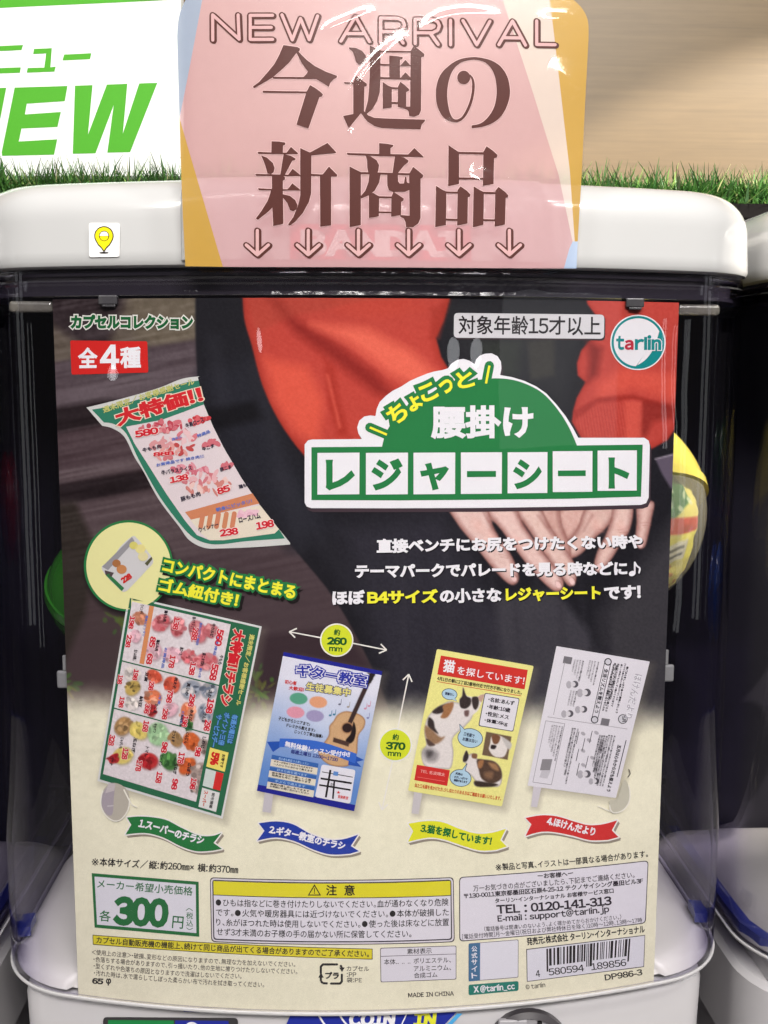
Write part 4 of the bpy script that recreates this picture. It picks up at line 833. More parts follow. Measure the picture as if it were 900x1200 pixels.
A.poly([lp(q, .80, .875), lp(q, .94, .875), lp(q, .94, .975), lp(q, .80, .975)], K_(220, 220, 214), 7); A.text('スーパー', lp(q, .82, .885), lp(q, .82, .965), 5, K_(204, 90, 70), 9, .04); A.text('朝市開催', lp(q, .88, .885), lp(q, .88, .965), 4, BLK, 9, .02)
A.build('leaflet_lettering', fr)

# 2: guitar school leaflet
q = FQ[1]; A = Art(CS); A.poly([(310.5, 927), (320.5, 929), (317.5, 952.5), (307.5, 951)], K_(196, 190, 194), 3); A.poly(q, K_(36, 40, 140), 3.5); fr = A.build('leaflet_picture', card, 'picture of a blue guitar lesson leaflet with a guitar')
zz = lambda L: [(290+x/5, 720+y/5) for x, y in L]; z2 = lambda L: [(290+x/4.5, 850+y/4.5) for x, y in L]
def guitar(C, X, Y, A_, B_):
    t = np.clip((B_-.15)/.75, 0, 1)[..., None]; C[:] = np.array((222, 222, 232))*(1-t)+np.array((96, 136, 198))*t
    mixc(C, np.clip(1-np.hypot((A_-.55)/.5, (B_-.42)/.35), 0, 1)*.5, (226, 228, 236))
    fillp(C, X, Y, cr(zz([(530, 585), (580, 566), (650, 582), (688, 615), (684, 660), (652, 705), (645, 760), (640, 820), (600, 880), (550, 892), (480, 880), (425, 835), (418, 785), (455, 742), (478, 700), (480, 655), (505, 622)]), 4), (206, 166, 122), 1.2, rim=(150, 104, 66), rw=2.5)
    C[:] += ((vn(X*1.0+Y*.25, Y, 1.2, 5, .7)-.5)*16*np.clip(-sdp(X, Y, zz([(500, 600), (690, 610), (640, 870), (430, 830)])), 0, 2)[...]/2)[..., None]*np.array([1, .9, .7])
    line(C, X, Y, zz([(712, 385)])[0], zz([(597, 640)])[0], 5.2, (62, 46, 44), 1); line(C, X, Y, zz([(740, 335)])[0], zz([(712, 390)])[0], 6, (40, 32, 32), 1)
    for i in range(4): blob(C, X, Y, 290+(712+i*12)/5, 720+(372-i*22)/5, 4.8, .9, (40, 34, 34), .6, 20)
    blob(C, X, Y, 290+585/5, 720+664/5, 7.2, 6.8, (176, 130, 92), .2); blob(C, X, Y, 290+585/5, 720+664/5, 5.8, 5.4, (48, 34, 32), .2)
    fillp(C, X, Y, cr(zz([(622, 628), (636, 680), (622, 740), (590, 757), (576, 735), (606, 695)]), 4), (36, 28, 28), 1); fillp(C, X, Y, zz([(505, 720), (598, 748), (592, 774), (500, 745)]), (78, 56, 48), 1)
    for cx, cy, c_ in ((300, 492, (90, 160, 130)), (415, 513, (226, 160, 120)), (282, 573, (222, 150, 166)), (396, 594, (160, 150, 186))): blob(C, X, Y, 290+cx/5, 720+cy/5, 10.4, 6.8, c_, .15, 6)
q2 = [lp(q, 0, .028), lp(q, 1, .028), lp(q, 1, .955), lp(q, 0, .955)]
quad_print('guitar_print', CS, q2, 5, 150, 200, guitar, fr, (222, 222, 232))
A = Art(CS); NV = K_(44, 56, 160)
A.text('ギター教室', (346.5, 791.5), (428.5, 805.5), 14.5, NV, 6, .04, grow=.13); A.text('ギター教室', (346.5, 791.5), (428.5, 805.5), 14.5, WH, 7, .04, grow=.05); A.text('ギター教室', (346.5, 791.5), (428.5, 805.5), 14.5, NV, 8, .03)
A.otext('生徒募集中', (358, 808.5), (410, 816.5), 10, K_(230, 220, 130), K_(70, 70, 110), 8, .03, .07)
A.text('初心者', (333.5, 801), (347.5, 803), 5, REDI, 8, .03); A.text('大歓迎！', (338, 808), (356, 810.5), 5, REDI, 8, .03)
for b, p, q_ in (('子どもからシニアまで♪', (326, 843.5), (363, 851)), ('ドレミから教えます♪', (335.5, 851.5), (369, 858)), ('じっくり丁寧な指導♪', (345, 859), (378, 865))): A.text(b, p, q_, 4.6, BLK, 8, .03)
A.poly(zz([(115, 745), (200, 742), (200, 770), (150, 805)]), K_(40, 82, 170), 7); A.poly(zz([(600, 810), (683, 852), (640, 862), (668, 893), (590, 880)]), K_(40, 82, 170), 7)
A.poly(zz(cr([(190, 725), (320, 730), (450, 750), (640, 815)], 5, False)+cr([(632, 872), (470, 812), (330, 782), (185, 775)], 5, False)), K_(58, 104, 196), 8)
A.text('無料体験レッスン受付中!!', (333.5, 874.2), (409.5, 887.5), 6.8, WH, 9, .03, bow=1.6); A.text('毎週土曜日 13:00～17:00', (340.5, 882.5), (395.5, 892.5), 5, K_(50, 60, 130), 9, .03)
bq = z2([(130, 153), (375, 200), (347, 378), (101, 330)])
for b0, b1, c_ in ((0, .13, (54, 100, 170)), (.13, .33, (226, 218, 196)), (.36, .47, (54, 100, 170)), (.47, .66, (226, 218, 196)), (.69, .80, (54, 100, 170)), (.80, 1.0, (226, 218, 196))):
    A.poly([lp(bq, 0, b0), lp(bq, 1, b0), lp(bq, 1, b1), lp(bq, 0, b1)], K_(*c_), 8)
for b, s_ in ((.21, 'ギターが初めての方でも大丈夫です'), (.29, '一人ひとりに合わせて教えます'), (.55, '曲を弾きながら楽しく上達'), (.62, '発表会も年に一度あります'), (.88, '楽器の貸し出しもできます'), (.95, 'お気軽にお問い合わせください')): A.text(s_, lp(bq, .06, b), lp(bq, .9, b), 2.6, BLK, 9, .03)
for b, s_ in ((.105, '初心者も歓迎 少人数レッスン'), (.445, '好きな曲を選べます'), (.775, '手ぶらで通えます')): A.text(s_, lp(bq, .15, b), lp(bq, .8, b), 3, K_(160, 190, 226), 9, .02)
mq = z2([(392, 204), (570, 234), (542, 412), (356, 376)]); A.poly(rrect(mq, 3), K_(226, 224, 230), 8)
for a, b, wd in (((.05, .22), (.95, .22), .9), ((.05, .42), (.95, .40), 2.2), ((.05, .62), (.95, .60), 2.0), ((.28, .12), (.30, .95), 2.4), ((.45, .42), (.50, .95), 2.0)): A.stroke([lp(mq, *a), lp(mq, *b)], wd, BLK, 9, rnd=False)
A.text('★', lp(mq, .56, .78), lp(mq, .68, .78), 4, REDI, 10); A.text('音楽教室', lp(mq, .62, .90), lp(mq, .92, .90), 4, REDI, 10, .02); A.text('駅', lp(mq, .36, .60), lp(mq, .44, .60), 4, BLK, 10)
A.poly([lp(mq, .38, .14), lp(mq, .52, .14), lp(mq, .52, .26), lp(mq, .38, .26)], K_(96, 140, 200), 10)
for x, y, c_ in ((485, 590, (70, 130, 160)), (508, 585, (70, 130, 160)), (540, 525, (120, 120, 140)), (590, 540, (170, 160, 150)), (690, 550, (206, 150, 170)), (712, 535, (206, 150, 170)), (705, 605, (140, 140, 180))):
    p = zz([(x, y)])[0]; A.poly(ell(p[0], p[1], 1.7, 1.2, n=10), K_(*c_), 8); A.stroke([(p[0]+1.4, p[1]), (p[0]+2.2, p[1]-6)], .7, K_(*c_), 8, rnd=False)
A.build('leaflet_lettering', fr)

# 3: lost cat leaflet
q = FQ[2]; A = Art(CS); A.poly([(485.3, 927.5), (494.8, 929.5), (490.5, 954), (482.2, 953)], K_(200, 194, 194), 3); A.poly(rrect(q, 2), K_(234, 228, 140), 3.5); fr = A.build('leaflet_picture', card, 'picture of a yellow lost cat leaflet with calico cats')
z3 = lambda L: [(470+x/5.294, 750+y/5.294) for x, y in L]; z4 = lambda L: [(470+x/5.294, 850+y/5.294) for x, y in L]
def cats(C, X, Y, A_, B_):
    fp = lambda L, c_, s_=1.2, **k: fillp(C, X, Y, cr(z3(L), 4), c_, s_, **k); f4 = lambda L, c_, s_=1.2, **k: fillp(C, X, Y, cr(z4(L), 4), c_, s_, **k)
    w_ = (224, 216, 210); b_ = (58, 48, 46); o_ = (160, 112, 74); g_ = (150, 144, 142)
    fp([(322, 380), (270, 390), (195, 440), (155, 500), (145, 580), (155, 650), (130, 690), (128, 740), (160, 790), (260, 800), (310, 790), (325, 700), (320, 610), (390, 540), (440, 480), (430, 420)], w_, 1.5, rim=(176, 166, 162), rw=3)
    fp([(195, 440), (240, 408), (300, 395), (290, 430), (240, 455), (205, 455)], b_, 2); fp([(260, 405), (322, 385), (318, 430), (285, 480), (245, 480), (262, 440)], o_, 2); fp([(172, 480), (200, 500), (210, 545), (230, 580), (190, 560), (165, 530)], b_, 2)
    fp([(150, 530), (190, 555), (240, 600), (270, 600), (230, 640), (180, 640), (150, 590)], (150, 116, 86), 3); fp([(155, 610), (190, 632), (210, 652), (170, 655)], (84, 66, 58), 2); fp([(130, 690), (170, 665), (230, 700), (215, 750), (160, 750)], g_, 6); fp([(160, 690), (195, 690), (190, 720), (165, 725)], (84, 78, 78), 4)
    fp([(385, 295), (402, 340), (440, 352), (470, 350), (515, 335), (500, 380), (480, 430), (455, 455), (420, 478), (380, 470), (360, 420), (362, 370), (378, 345)], w_, 1.2); fp([(385, 295), (404, 345), (432, 362), (430, 400), (400, 425), (368, 415), (362, 370), (378, 345)], b_, 1.6); fp([(440, 356), (478, 355), (480, 400), (462, 432), (444, 410)], b_, 1.6); fp([(478, 352), (515, 337), (496, 385)], (196, 160, 140), 1.2); fp([(392, 440), (420, 436), (416, 470), (396, 470)], (110, 84, 80), 2)
    fillp(C, X, Y, z3([(528, 568), (684, 598), (660, 742), (502, 712)]), (112, 92, 72), 1); fp([(560, 600), (600, 590), (640, 610), (662, 650), (640, 720), (580, 722), (545, 680), (552, 640)], (226, 218, 210), 1.5); fp([(562, 595), (585, 585), (615, 600), (600, 640), (572, 640)], (120, 80, 56), 1.5); fp([(560, 650), (590, 655), (580, 675), (556, 672)], (48, 40, 40), 1.5); fp([(625, 600), (684, 640), (670, 680), (640, 640)], (196, 190, 184), 2)
    f4([(405, 155), (385, 190), (384, 225), (405, 240), (380, 280), (420, 300), (450, 330), (470, 365), (450, 350), (460, 375), (520, 375), (600, 380), (625, 340), (618, 270), (580, 225), (520, 212), (472, 205), (470, 178), (440, 172), (418, 180)], w_, 1.3, rim=(170, 160, 154), rw=2.5)
    f4([(405, 155), (388, 190), (384, 222), (405, 222), (418, 190)], b_, 1.4); f4([(440, 175), (470, 178), (466, 205), (440, 200)], (130, 92, 66), 1.4); f4([(470, 212), (520, 212), (580, 225), (618, 270), (620, 330), (560, 360), (500, 330), (480, 270)], (84, 64, 52), 2); f4([(480, 222), (512, 216), (500, 260), (478, 262)], o_, 2); f4([(540, 230), (590, 240), (606, 280), (570, 270)], (160, 120, 84), 3); f4([(520, 290), (570, 290), (560, 330), (520, 320)], (128, 96, 72), 4); f4([(455, 345), (520, 350), (600, 365), (560, 380), (470, 378)], (60, 48, 42), 2)
    C += ((vn(X, Y, 1.4, 7)-.5)*10)[..., None]
q3 = [lp(q, .02, .20), lp(q, .98, .20), lp(q, .98, .96), lp(q, .02, .96)]
quad_print('cat_print', CS, q3, 5, 170, 200, cats, fr, (234, 228, 140))
A = Art(CS); A.poly(z3([(247, 95), (785, 185), (765, 305), (224, 212)]), K_(206, 54, 46), 6)
A.text('猫', (518, 786.8), (531.8, 789), 15, WH, 7, .03); A.text('を探しています！', (535, 789.8), (613.5, 802.5), 9.8, WH, 7, .012); A.text('4月1日の朝に2丁目2番地付近で行方不明になりました。', (511.8, 797), (611, 814), 5, K_(40, 32, 28), 7, .03); A.stroke([(511.5, 798.3), (610.5, 815.3)], .7, REDI, 7, rnd=False)
A.poly(rrect(z3([(518, 326), (735, 360), (695, 568), (478, 532)]), 2.4), K_(66, 70, 90), 6.5); A.poly(rrect(z3([(522, 331), (730, 364), (692, 563), (484, 528)]), 2.2), K_(226, 222, 226), 7)
for y0, s_ in ((388, '・名前：あんず'), (432, '・年齢：10歳'), (476, '・性別：メス'), (519, '・体重：6kg')): A.text(s_, z3([(538-(y0-388)*.19, y0-8)])[0], z3([((700 if 'あ' in s_ else 682)-(y0-388)*.19, y0+18)])[0], 5.6, K_(40, 32, 40), 8, .035)
BL = K_(176, 206, 222); BO = K_(56, 70, 96)
for cx, cy, rx, ry, tail, f in ((300, 335, 45, 32, [(328, 355), (345, 378), (310, 364)], z3), (428, 607, 75, 57, [(368, 570), (362, 520), (400, 562)], z3), (368, 325, 64, 50, [(372, 282), (408, 235), (395, 285)], z4)):
    A.poly(f(ell(cx, cy, rx+4, ry+4, n=28, rot=8)), BO, 6.5); A.poly(f(tail), BL, 7.2); A.stroke(f(tail), .6, BO, 7, rnd=False); A.poly(f(ell(cx, cy, rx, ry, n=28, rot=8)), BL, 7.5)
for s_, p, r, h, f in (('首輪なし', (270, 338), (328, 347), 3.6, z3), ('三毛猫で', (385, 590), (452, 606), 4.4, z3), ('お腹は白い', (378, 622), (470, 640), 4.4, z3), ('尻尾は', (335, 303), (380, 312), 3, z4), ('かぎしっぽです', (328, 325), (410, 340), 3.2, z4), ('模様があります', (325, 345), (408, 360), 3.2, z4)): A.text(s_, f([p])[0], f([r])[0], h, K_(36, 44, 70), 9, .035)
A.poly(z4([(98, 243), (302, 277), (285, 374), (82, 338)]), K_(204, 50, 46), 6.5); A.text('TEL 名波晴太', z4([(118, 292)])[0], z4([(270, 316)])[0], 4.2, K_(236, 170, 160), 8, .02); A.stroke(z4([(100, 318), (270, 346)]), .6, K_(230, 120, 110), 8, rnd=False)
A.text('似た三毛猫を見かけた方、少し似たりのある方はご連絡をお願いいたします。', z4([(82, 382)])[0], z4([(618, 466)])[0], 5, K_(196, 76, 40), 7, .03)
A.build('leaflet_lettering', fr)

# 4: grey health newsletter leaflet, printed sideways
q = FQ[3]; A = Art(CS); A.poly([(625.2, 921), (634.2, 922.5), (629.3, 946), (622, 945)], K_(206, 200, 204), 3); A.poly(rrect(q, 1), K_(222, 218, 222), 3.5); fr = A.build('leaflet_picture', card, 'picture of a pale grey newsletter leaflet covered in small print')
A = Art(CS); GY = K_(60, 56, 62); LG = K_(150, 146, 150)
def vt(s_, a, b0, b1, h, m=GY, bold=.03, L=5): A.text(s_, lp(q, a, b0), lp(q, a, b1), h, m, L, bold)
vt('ほけんだより', .875, .10, .42, 9, K_(236, 234, 236), .09); vt('ほけんだより', .875, .10, .42, 9, K_(176, 172, 178), .02, 6)
p = lp(q, .865, .435); A.poly(ell(*p, 5.6, 5.6, n=22), GY, 5); A.poly(ell(*p, 4.7, 4.7, n=22), K_(206, 204, 208), 6); A.text('5月', (p[0]-1.6, p[1]-3.2), (p[0]-.6, p[1]+3.6), 4.5, GY, 7, .03)
T = ['さわやかな風が心地よい季節になりましたね', '新しい学年にも少しずつ慣れてきた頃です', '疲れがたまりやすい時期なので早寝早起き', '朝ごはんをしっかり食べて登校しましょう', '手洗いうがいを忘れずに元気に過ごそう']
for i, a in enumerate((.74, .705, .67, .635)): vt(T[i], a, .05 if i else .04, .31+.05*(i % 2), 2.6)
A.stroke([lp(q, .60, .05), lp(q, .60, .47)], .7, GY, 5, rnd=False); A.stroke([lp(q, .535, .05), lp(q, .535, .47)], .7, GY, 5, rnd=False)
for b in (.05, .47): A.poly(ell(*lp(q, .568, b), 4.4, n=18), GY, 5); A.poly(ell(*lp(q, .568, b), 3.2, n=18), K_(206, 204, 208), 6)
vt('生活リズムを整えよう', .545, .10, .42, 5, GY, .03, 6)
for i, a in enumerate((.46, .425, .395, .37)): vt(T[i], a, .06, .23-.02*i, 2.2, LG if i else GY)
for i, a in enumerate((.30, .27, .24, .21)): vt(T[(i+2) % 5], a, .07, .22-.02*i, 2.2, LG if i else GY)
for i, a in enumerate((.30, .27, .24)): vt(T[(i+3) % 5], a, .29, .40, 2.2, LG if i else GY)
for i, a in enumerate((.77, .655, .62)): vt(T[(i+3) % 5], a, .06, .40, 2.8, GY, .05)
for i, a in enumerate((.725, .70, .675, .65)): vt(T[(i+2) % 5]+T[i], a, .57, .92-.04*i, 2.6, GY, .04)
def kid(a, b, r, c_=(96, 92, 98)):
    p = lp(q, a, b); A.poly(ell(p[0]+r*.3, p[1], r, n=16), K_(*c_), 5); A.poly(ell(p[0]-r*.25, p[1], r*.72, n=16), K_(214, 210, 212), 6); A.poly(ell(p[0]-r*1.5, p[1]+.5, r*.8, r*1.1, n=14), K_(178, 174, 178), 5)
for a, b, r in ((.27, .245, 4), (.45, .29, 4.6), (.46, .41, 4), (.29, .455, 4), (.70, .86, 4.4), (.85, .90, 3.4)): kid(a*.8+.05, b, r)
for cx, b in ((.64, .45), (.10, .06)): A.poly([lp(q, cx, b), lp(q, cx+.09, b), lp(q, cx+.09, b+.05), lp(q, cx, b+.05)], K_(120, 116, 120), 5)
A.stroke([lp(q, .12, .10), lp(q, .12, .48)], .6, LG, 5, rnd=False); A.stroke([lp(q, .06, .50), lp(q, .94, .50)], .5, LG, 5, rnd=False)
A.stroke([lp(q, .05, .53), lp(q, .26, .53), lp(q, .26, .97), lp(q, .05, .97)], .6, LG, 5, closed=True, rnd=False)
for i, a in enumerate((.23, .20, .17, .145, .12)): vt(T[i], a, .55, .80-.03*i, 2.4, LG if i else GY)
for i, a in enumerate((.40, .37, .345)): vt(T[i]+T[(i+1) % 5], a, .55, .95-.06*i, 2.5)
for i, a in enumerate((.81, .78, .75)): vt(T[(i+1) % 5]+T[i], a, .56, .93, 2.5)
vt('五月は心もからだも整えよう', .875, .62, .96, 5, GY, .04); A.stroke([lp(q, .955, .58), lp(q, .955, .85)], 1, GY, 5, rnd=False)
for a, b in ((.48, .58), (.56, .62), (.52, .70), (.62, .56), (.56, .80), (.64, .74)): A.poly(ell(*lp(q, a, b), 3, 2, n=12, rot=30), K_(176, 172, 176), 5); A.stroke([lp(q, a-.05, b-.01), lp(q, a-.05, b+.08)], .7, GY, 6, rnd=False)
for b in (.60, .74): A.poly(rrect([lp(q, .68, b), lp(q, .73, b), lp(q, .73, b+.10), lp(q, .68, b+.10)], 1), K_(180, 176, 180), 5); vt('からだ', .69, b+.015, b+.085, 3, GY, .03, 6)
A.poly([lp(q, .10, .80), lp(q, .21, .79), lp(q, .21, .87), lp(q, .10, .88)], K_(140, 136, 138), 6); A.poly([lp(q, .12, .88), lp(q, .22, .87), lp(q, .20, .93), lp(q, .11, .93)], K_(196, 192, 196), 6)
A.build('leaflet_lettering', fr)

# ------------------------------------------------------------------ size badges with arrows
WA = K_(236, 232, 222); DK = K_(30, 90, 40); LY = K_(212, 222, 50)
for (cx, cy), num, s1, s2 in (((394.6, 750), '260', [(376, 747.2), (339, 740.3)], [(413, 753.6), (453, 761.6)]), ((463.2, 872.8), '370', [(466, 854), (479, 790)], [(460, 892), (447.5, 949)])):
    A = Art(CS)
    for a, b in (s1, s2):
        A.stroke([a, b], 1.5, WA, 3, rnd=False); d = np.array(b, float)-np.array(a, float); d /= np.linalg.norm(d); n_ = np.array([-d[1], d[0]])
        for sg in (1, -1): A.stroke([np.array(b), np.array(b)-d*8+n_*sg*5.5], 1.6, WA, 3.4, rnd=False)
    A.poly(ell(cx, cy, 19.6, n=40), WA, 4); A.poly(ell(cx, cy, 18, n=40), LY, 5)
    A.text('約', (cx-3.6, cy-5.8), (cx+3.8, cy-5.2), 7.6, DK, 6, .03); A.text(num, (cx-11.6, cy+5.2), (cx+11.8, cy+6.2), 9.2, DK, 6, .06); A.text('mm', (cx-9, cy+12.6), (cx+6.5, cy+13.6), 5, DK, 6, .04)
    A.build('size_badge', card)

# ------------------------------------------------------------------ name ribbons
z5 = lambda L: [(100+x/4.286, 820+y/4.286) for x, y in L]; z6 = lambda L: [(600+x/4.8, 750+y/4.8) for x, y in L]
for f, top, nr, bot, nl, col, s_, p, r, h, tc_, wv in (
        (z5, [(210, 590), (290, 585), (400, 600), (480, 640), (570, 680), (640, 682), (684, 667)], [(645, 718), (687, 748)], [(640, 757), (560, 760), (480, 735), (390, 690), (300, 668), (203, 676)], [(232, 627)], (36, 118, 60), '1.スーパーのチラシ', (162, 969), (238, 989.5), 10.5, WH, .8),
        (z2, [(60, 515), (150, 505), (240, 520), (330, 570), (420, 600), (500, 600), (584, 575)], [(545, 635), (588, 662)], [(540, 676), (440, 680), (350, 655), (250, 610), (150, 590), (52, 607)], [(90, 555)], (40, 64, 160), '2.ギター教室のチラシ', (314.5, 976.5), (403.5, 996), 10.5, WH, .8),
        (z4, [(45, 608), (160, 592), (260, 600), (360, 640), (470, 670), (560, 665), (650, 640)], [(615, 710), (655, 750)], [(590, 771), (490, 775), (380, 745), (270, 708), (170, 695), (42, 721)], [(75, 655)], (226, 226, 50), '3.猫を探しています！', (491.7, 975), (575, 990.5), 10.5, K_(20, 110, 56), .9),
        (z6, [(75, 1000), (160, 985), (250, 990), (350, 1020), (430, 1040), (510, 1035), (590, 1013)], [(560, 1070), (598, 1107)], [(540, 1123), (440, 1125), (340, 1100), (240, 1080), (160, 1078), (75, 1101)], [(108, 1035)], (206, 46, 46), '4.ほけんだより', (639.6, 966.5), (696, 979.5), 10, WH, .5)):
    A = Art(CS); P_ = f(cr(top, 4, False)+nr+cr(bot, 4, False)+nl); sh = [(x+2.2, y+2.8) for x, y in P_]
    A.poly(sh, K_(150, 140, 124), 3); A.stroke(sh, 2.6, K_(150, 140, 124), 3, closed=True, rnd=False); A.stroke(P_, 3.2, K_(238, 234, 226), 5, closed=True); A.poly(P_, K_(*col), 6); A.text(s_, p, r, h, tc_, 8, .045, wave=wv)
    A.build('name_ribbon', card)

# ------------------------------------------------------------------ small print along the bottom
A = Art(CS); A.text('※', (107.5, 1014), (115.5, 1014.4), 8.5, BLK, 3); A.text('本体サイズ／縦：約260㎜×横：約370㎜', (116.5, 1014.8), (279, 1024.3), 10.2, BLK, 3, .022); A.build('size_note', card)
A = Art(CS); A.poly([(107.6, 1023), (232.9, 1033.2), (233.6, 1097.6), (111, 1086.8)], DGR, 3); A.poly([(111, 1027), (229.5, 1036.6), (230.2, 1093.2), (114, 1083.2)], K_(222, 220, 226), 4)
A.text('メーカー希望小売価格', (113.7, 1040.4), (225.6, 1049.6), 10.6, DGR, 5, .012); A.text('各', (116, 1079), (129.8, 1080.2), 13, DGR, 5, .012); A.text('300', (132, 1084.2), (197, 1087.6), 35, DGR, 5, .06); A.text('円', (201.5, 1087.3), (214.5, 1088.4), 14.5, DGR, 5, .012)
A.text('税', (218, 1076.3), (226, 1077), 7.8, DGR, 5, .01); A.text('込', (218.3, 1085), (226.3, 1085.6), 7.8, DGR, 5, .01); A.stroke(cr([(218.4, 1066.5), (222, 1064.4), (225.8, 1067)], 4, False), .8, DGR, 5); A.stroke(cr([(218.8, 1087), (222.2, 1089), (226, 1087.4)], 4, False), .8, DGR, 5)
A.build('price_box', card)
# caution box
def bowq(q_, bow, r, n_=12):
    """rounded box whose long edges are bowed down in the middle"""
    P_ = rrect(q_, r); x0 = min(p[0] for p in q_); x1 = max(p[0] for p in q_); o_ = []
    P_ = P_+[P_[0]]
    for a, b in zip(P_[:-1], P_[1:]):
        k = max(1, int(abs(b[0]-a[0])/10))
        for i in range(k):
            x = a[0]+(b[0]-a[0])*i/k; y = a[1]+(b[1]-a[1])*i/k; t = (x-x0)/(x1-x0); o_.append((x, y+bow*4*t*(1-t)))
    return o_
A = Art(CS); DKB = K_(50, 42, 50)
A.poly(bowq([(246, 1027.8), (531.6, 1027.6), (532.8, 1103.8), (247.6, 1103.6)], 3.2, 5), DKB, 3); A.poly(bowq([(247, 1028.8), (530.6, 1028.6), (531.8, 1102.8), (248.6, 1102.6)], 3.2, 5), K_(220, 214, 218), 4)
A.poly(bowq([(248.8, 1030.6), (528.8, 1030.4), (529.8, 1101), (250.2, 1100.8)], 3.2, 3.5), DKB, 5); A.poly(bowq([(250.2, 1032), (527.6, 1031.8), (528.4, 1099.6), (251.4, 1099.4)], 3.2, 3), K_(224, 220, 226), 6)
A.poly(bowq([(250.3, 1032), (527.6, 1031.8), (527.8, 1048.6), (250.6, 1047.8)], 3.2, .6), K_(224, 214, 44), 7); A.poly(bowq([(250.6, 1047.8), (527.8, 1048.6), (527.8, 1049.4), (250.6, 1048.6)], 3.2, .2), DKB, 8)
A.poly([(368.6, 1035.6), (376.4, 1049), (360.6, 1049)], BLK, 8); A.poly([(368.6, 1038.2), (374.2, 1047.7), (362.8, 1047.7)], K_(224, 214, 44), 9); A.text('!', (368, 1046.8), (369.3, 1046.8), 6.6, BLK, 10, .03)
A.text('注', (382, 1049), (394.8, 1049), 12.6, BLK, 9, .02); A.text('意', (403.2, 1049), (416, 1049), 12.6, BLK, 9, .02)
for s_, p, r, h, bw in (('●ひもは指などに巻き付けたりしないでください。血が通わなくなり危険', (253, 1061.4), (525.5, 1061), 9, 2.4), ('です。●火気や暖房器具には近づけないでください。●本体が破損した', (253.2, 1073), (525.8, 1072.8), 9, 2.4), ('り、糸がほつれた時は使用しないでください。●使った後は床などに放置', (253.4, 1084.5), (526, 1084.5), 9, 2.4), ('せず3才未満のお子様の手の届かない所に保管してください。', (254, 1095.8), (482, 1098), 9, 1.8)):
    A.text(s_, p, r, h, BLK, 8, .008, bow=-(-bw))
A.build('caution_box', card)
A = Art(CS); A.poly(bowq([(108.6, 1095.2), (436.6, 1111.6), (436.6, 1124.2), (109, 1106.8)], 2.4, .4), K_(60, 54, 40), 3); A.poly(bowq([(109.4, 1096), (435.8, 1112.3), (435.8, 1123.4), (109.8, 1106)], 2.4, .4), K_(222, 208, 50), 4)
A.text('カプセル自動販売機の機能上、続けて同じ商品が出てくる場合がありますのでご了承ください。', (113, 1105.2), (432.4, 1121.6), 8.2, BLK, 5, .02, bow=2.4); A.build('notice_strip', card)
A = Art(CS)
for s_, p, r, h in (('<使用上の注意>・破損、変形などの原因になりますので、無理な力を加えないでください。', (107.5, 1118.6), (346, 1133.2), 6.6), ('・色落ちする場合がありますので、引っ掻いたり、他の生地に擦りつけたりしないでください。', (109.5, 1127), (348.4, 1141.6), 6.6), ('・型くずれや色落ちの原因となりますので洗濯はしないでください。', (109.6, 1134.8), (283, 1147), 6.6), ('・汚れた時は、水で濡らしてしぼった柔らかい布で汚れを拭き取ってください。', (110, 1143), (309.6, 1157), 6.6)): A.text(s_, p, r, h, K_(70, 62, 60), 3, .006, bow=2)
A.text('65', (107.8, 1152.6), (121, 1153.6), 7, BLK, 3, .05); A.text('φ', (124, 1154.6), (130, 1155), 8.5, BLK, 3, .04); A.build('usage_notes', card)
A = Art(CS); c_ = (388.3, 1141.2)
A.stroke([(376, 1140), (376, 1132.5), (378.5, 1130), (395, 1130)], 2.6, BLK, 3); A.stroke([(400.6, 1142), (400.6, 1150), (398.5, 1152.4), (388, 1152.4)], 2.6, BLK, 3); A.stroke([(384, 1152.2), (378.5, 1152), (376, 1149.5), (376, 1144)], 2.6, BLK, 3, rnd=False); A.stroke([(398.6, 1131), (400.6, 1133), (400.6, 1134)], 2.6, BLK, 3, rnd=False)
for t_ in ([(373, 1145.5), (379.4, 1145.5), (376.2, 1139)], [(397.5, 1133.5), (404, 1133.5), (400.8, 1139)]): A.poly(t_, BLK, 4)
A.text('プラ', (381, 1147), (397.4, 1147.2), 8.4, BLK, 4, .05); A.text('カプセル', (406.2, 1137.6), (432.4, 1138), 6, K_(60, 54, 56), 3, .01); A.text('：PP', (406.4, 1144.6), (417.5, 1144.6), 5.4, K_(60, 54, 56), 3, .01); A.text('袋：PE', (406.2, 1151.2), (424, 1151.4), 6, K_(60, 54, 56), 3, .01)
A.build('recycling_mark', card)
A = Art(CS); A.poly(rrect([(445.4, 1110.6), (534.8, 1107.8), (534.8, 1147.6), (446, 1151)], 2), K_(110, 104, 110), 3); A.poly(rrect([(446.2, 1111.4), (534, 1108.6), (534, 1146.8), (446.8, 1150.2)], 2), K_(222, 218, 224), 4); A.stroke([(446.2, 1120.4), (534, 1117.6)], .7, K_(110, 104, 110), 5, rnd=False)
for s_, p, r, h in (('素材表示', (477, 1118), (506, 1117), 6.6), ('本体‥‥‥ポリエステル、', (450, 1130.4), (528.4, 1127.8), 6.8), ('アルミニウム、', (485, 1138.2), (528.6, 1136.6), 6.6), ('合成ゴム', (485, 1146), (512.6, 1145), 6.4)): A.text(s_, p, r, h, K_(50, 44, 48), 5, .01)
A.build('material_box', card)
A = Art(CS); A.text('MADE IN CHINA', (478.5, 1168.8), (532, 1166.6), 5.4, K_(50, 44, 46), 3, .02); A.build('origin_note', card)
A = Art(CS); A.text('※', (581, 1020.4), (588, 1019.8), 7.4, BLK, 3); A.text('製品と写真、イラストは一部異なる場合があります。', (588.8, 1020), (759.4, 1004.4), 8.6, BLK, 3, .016, bow=1.2); A.build('sample_note', card)
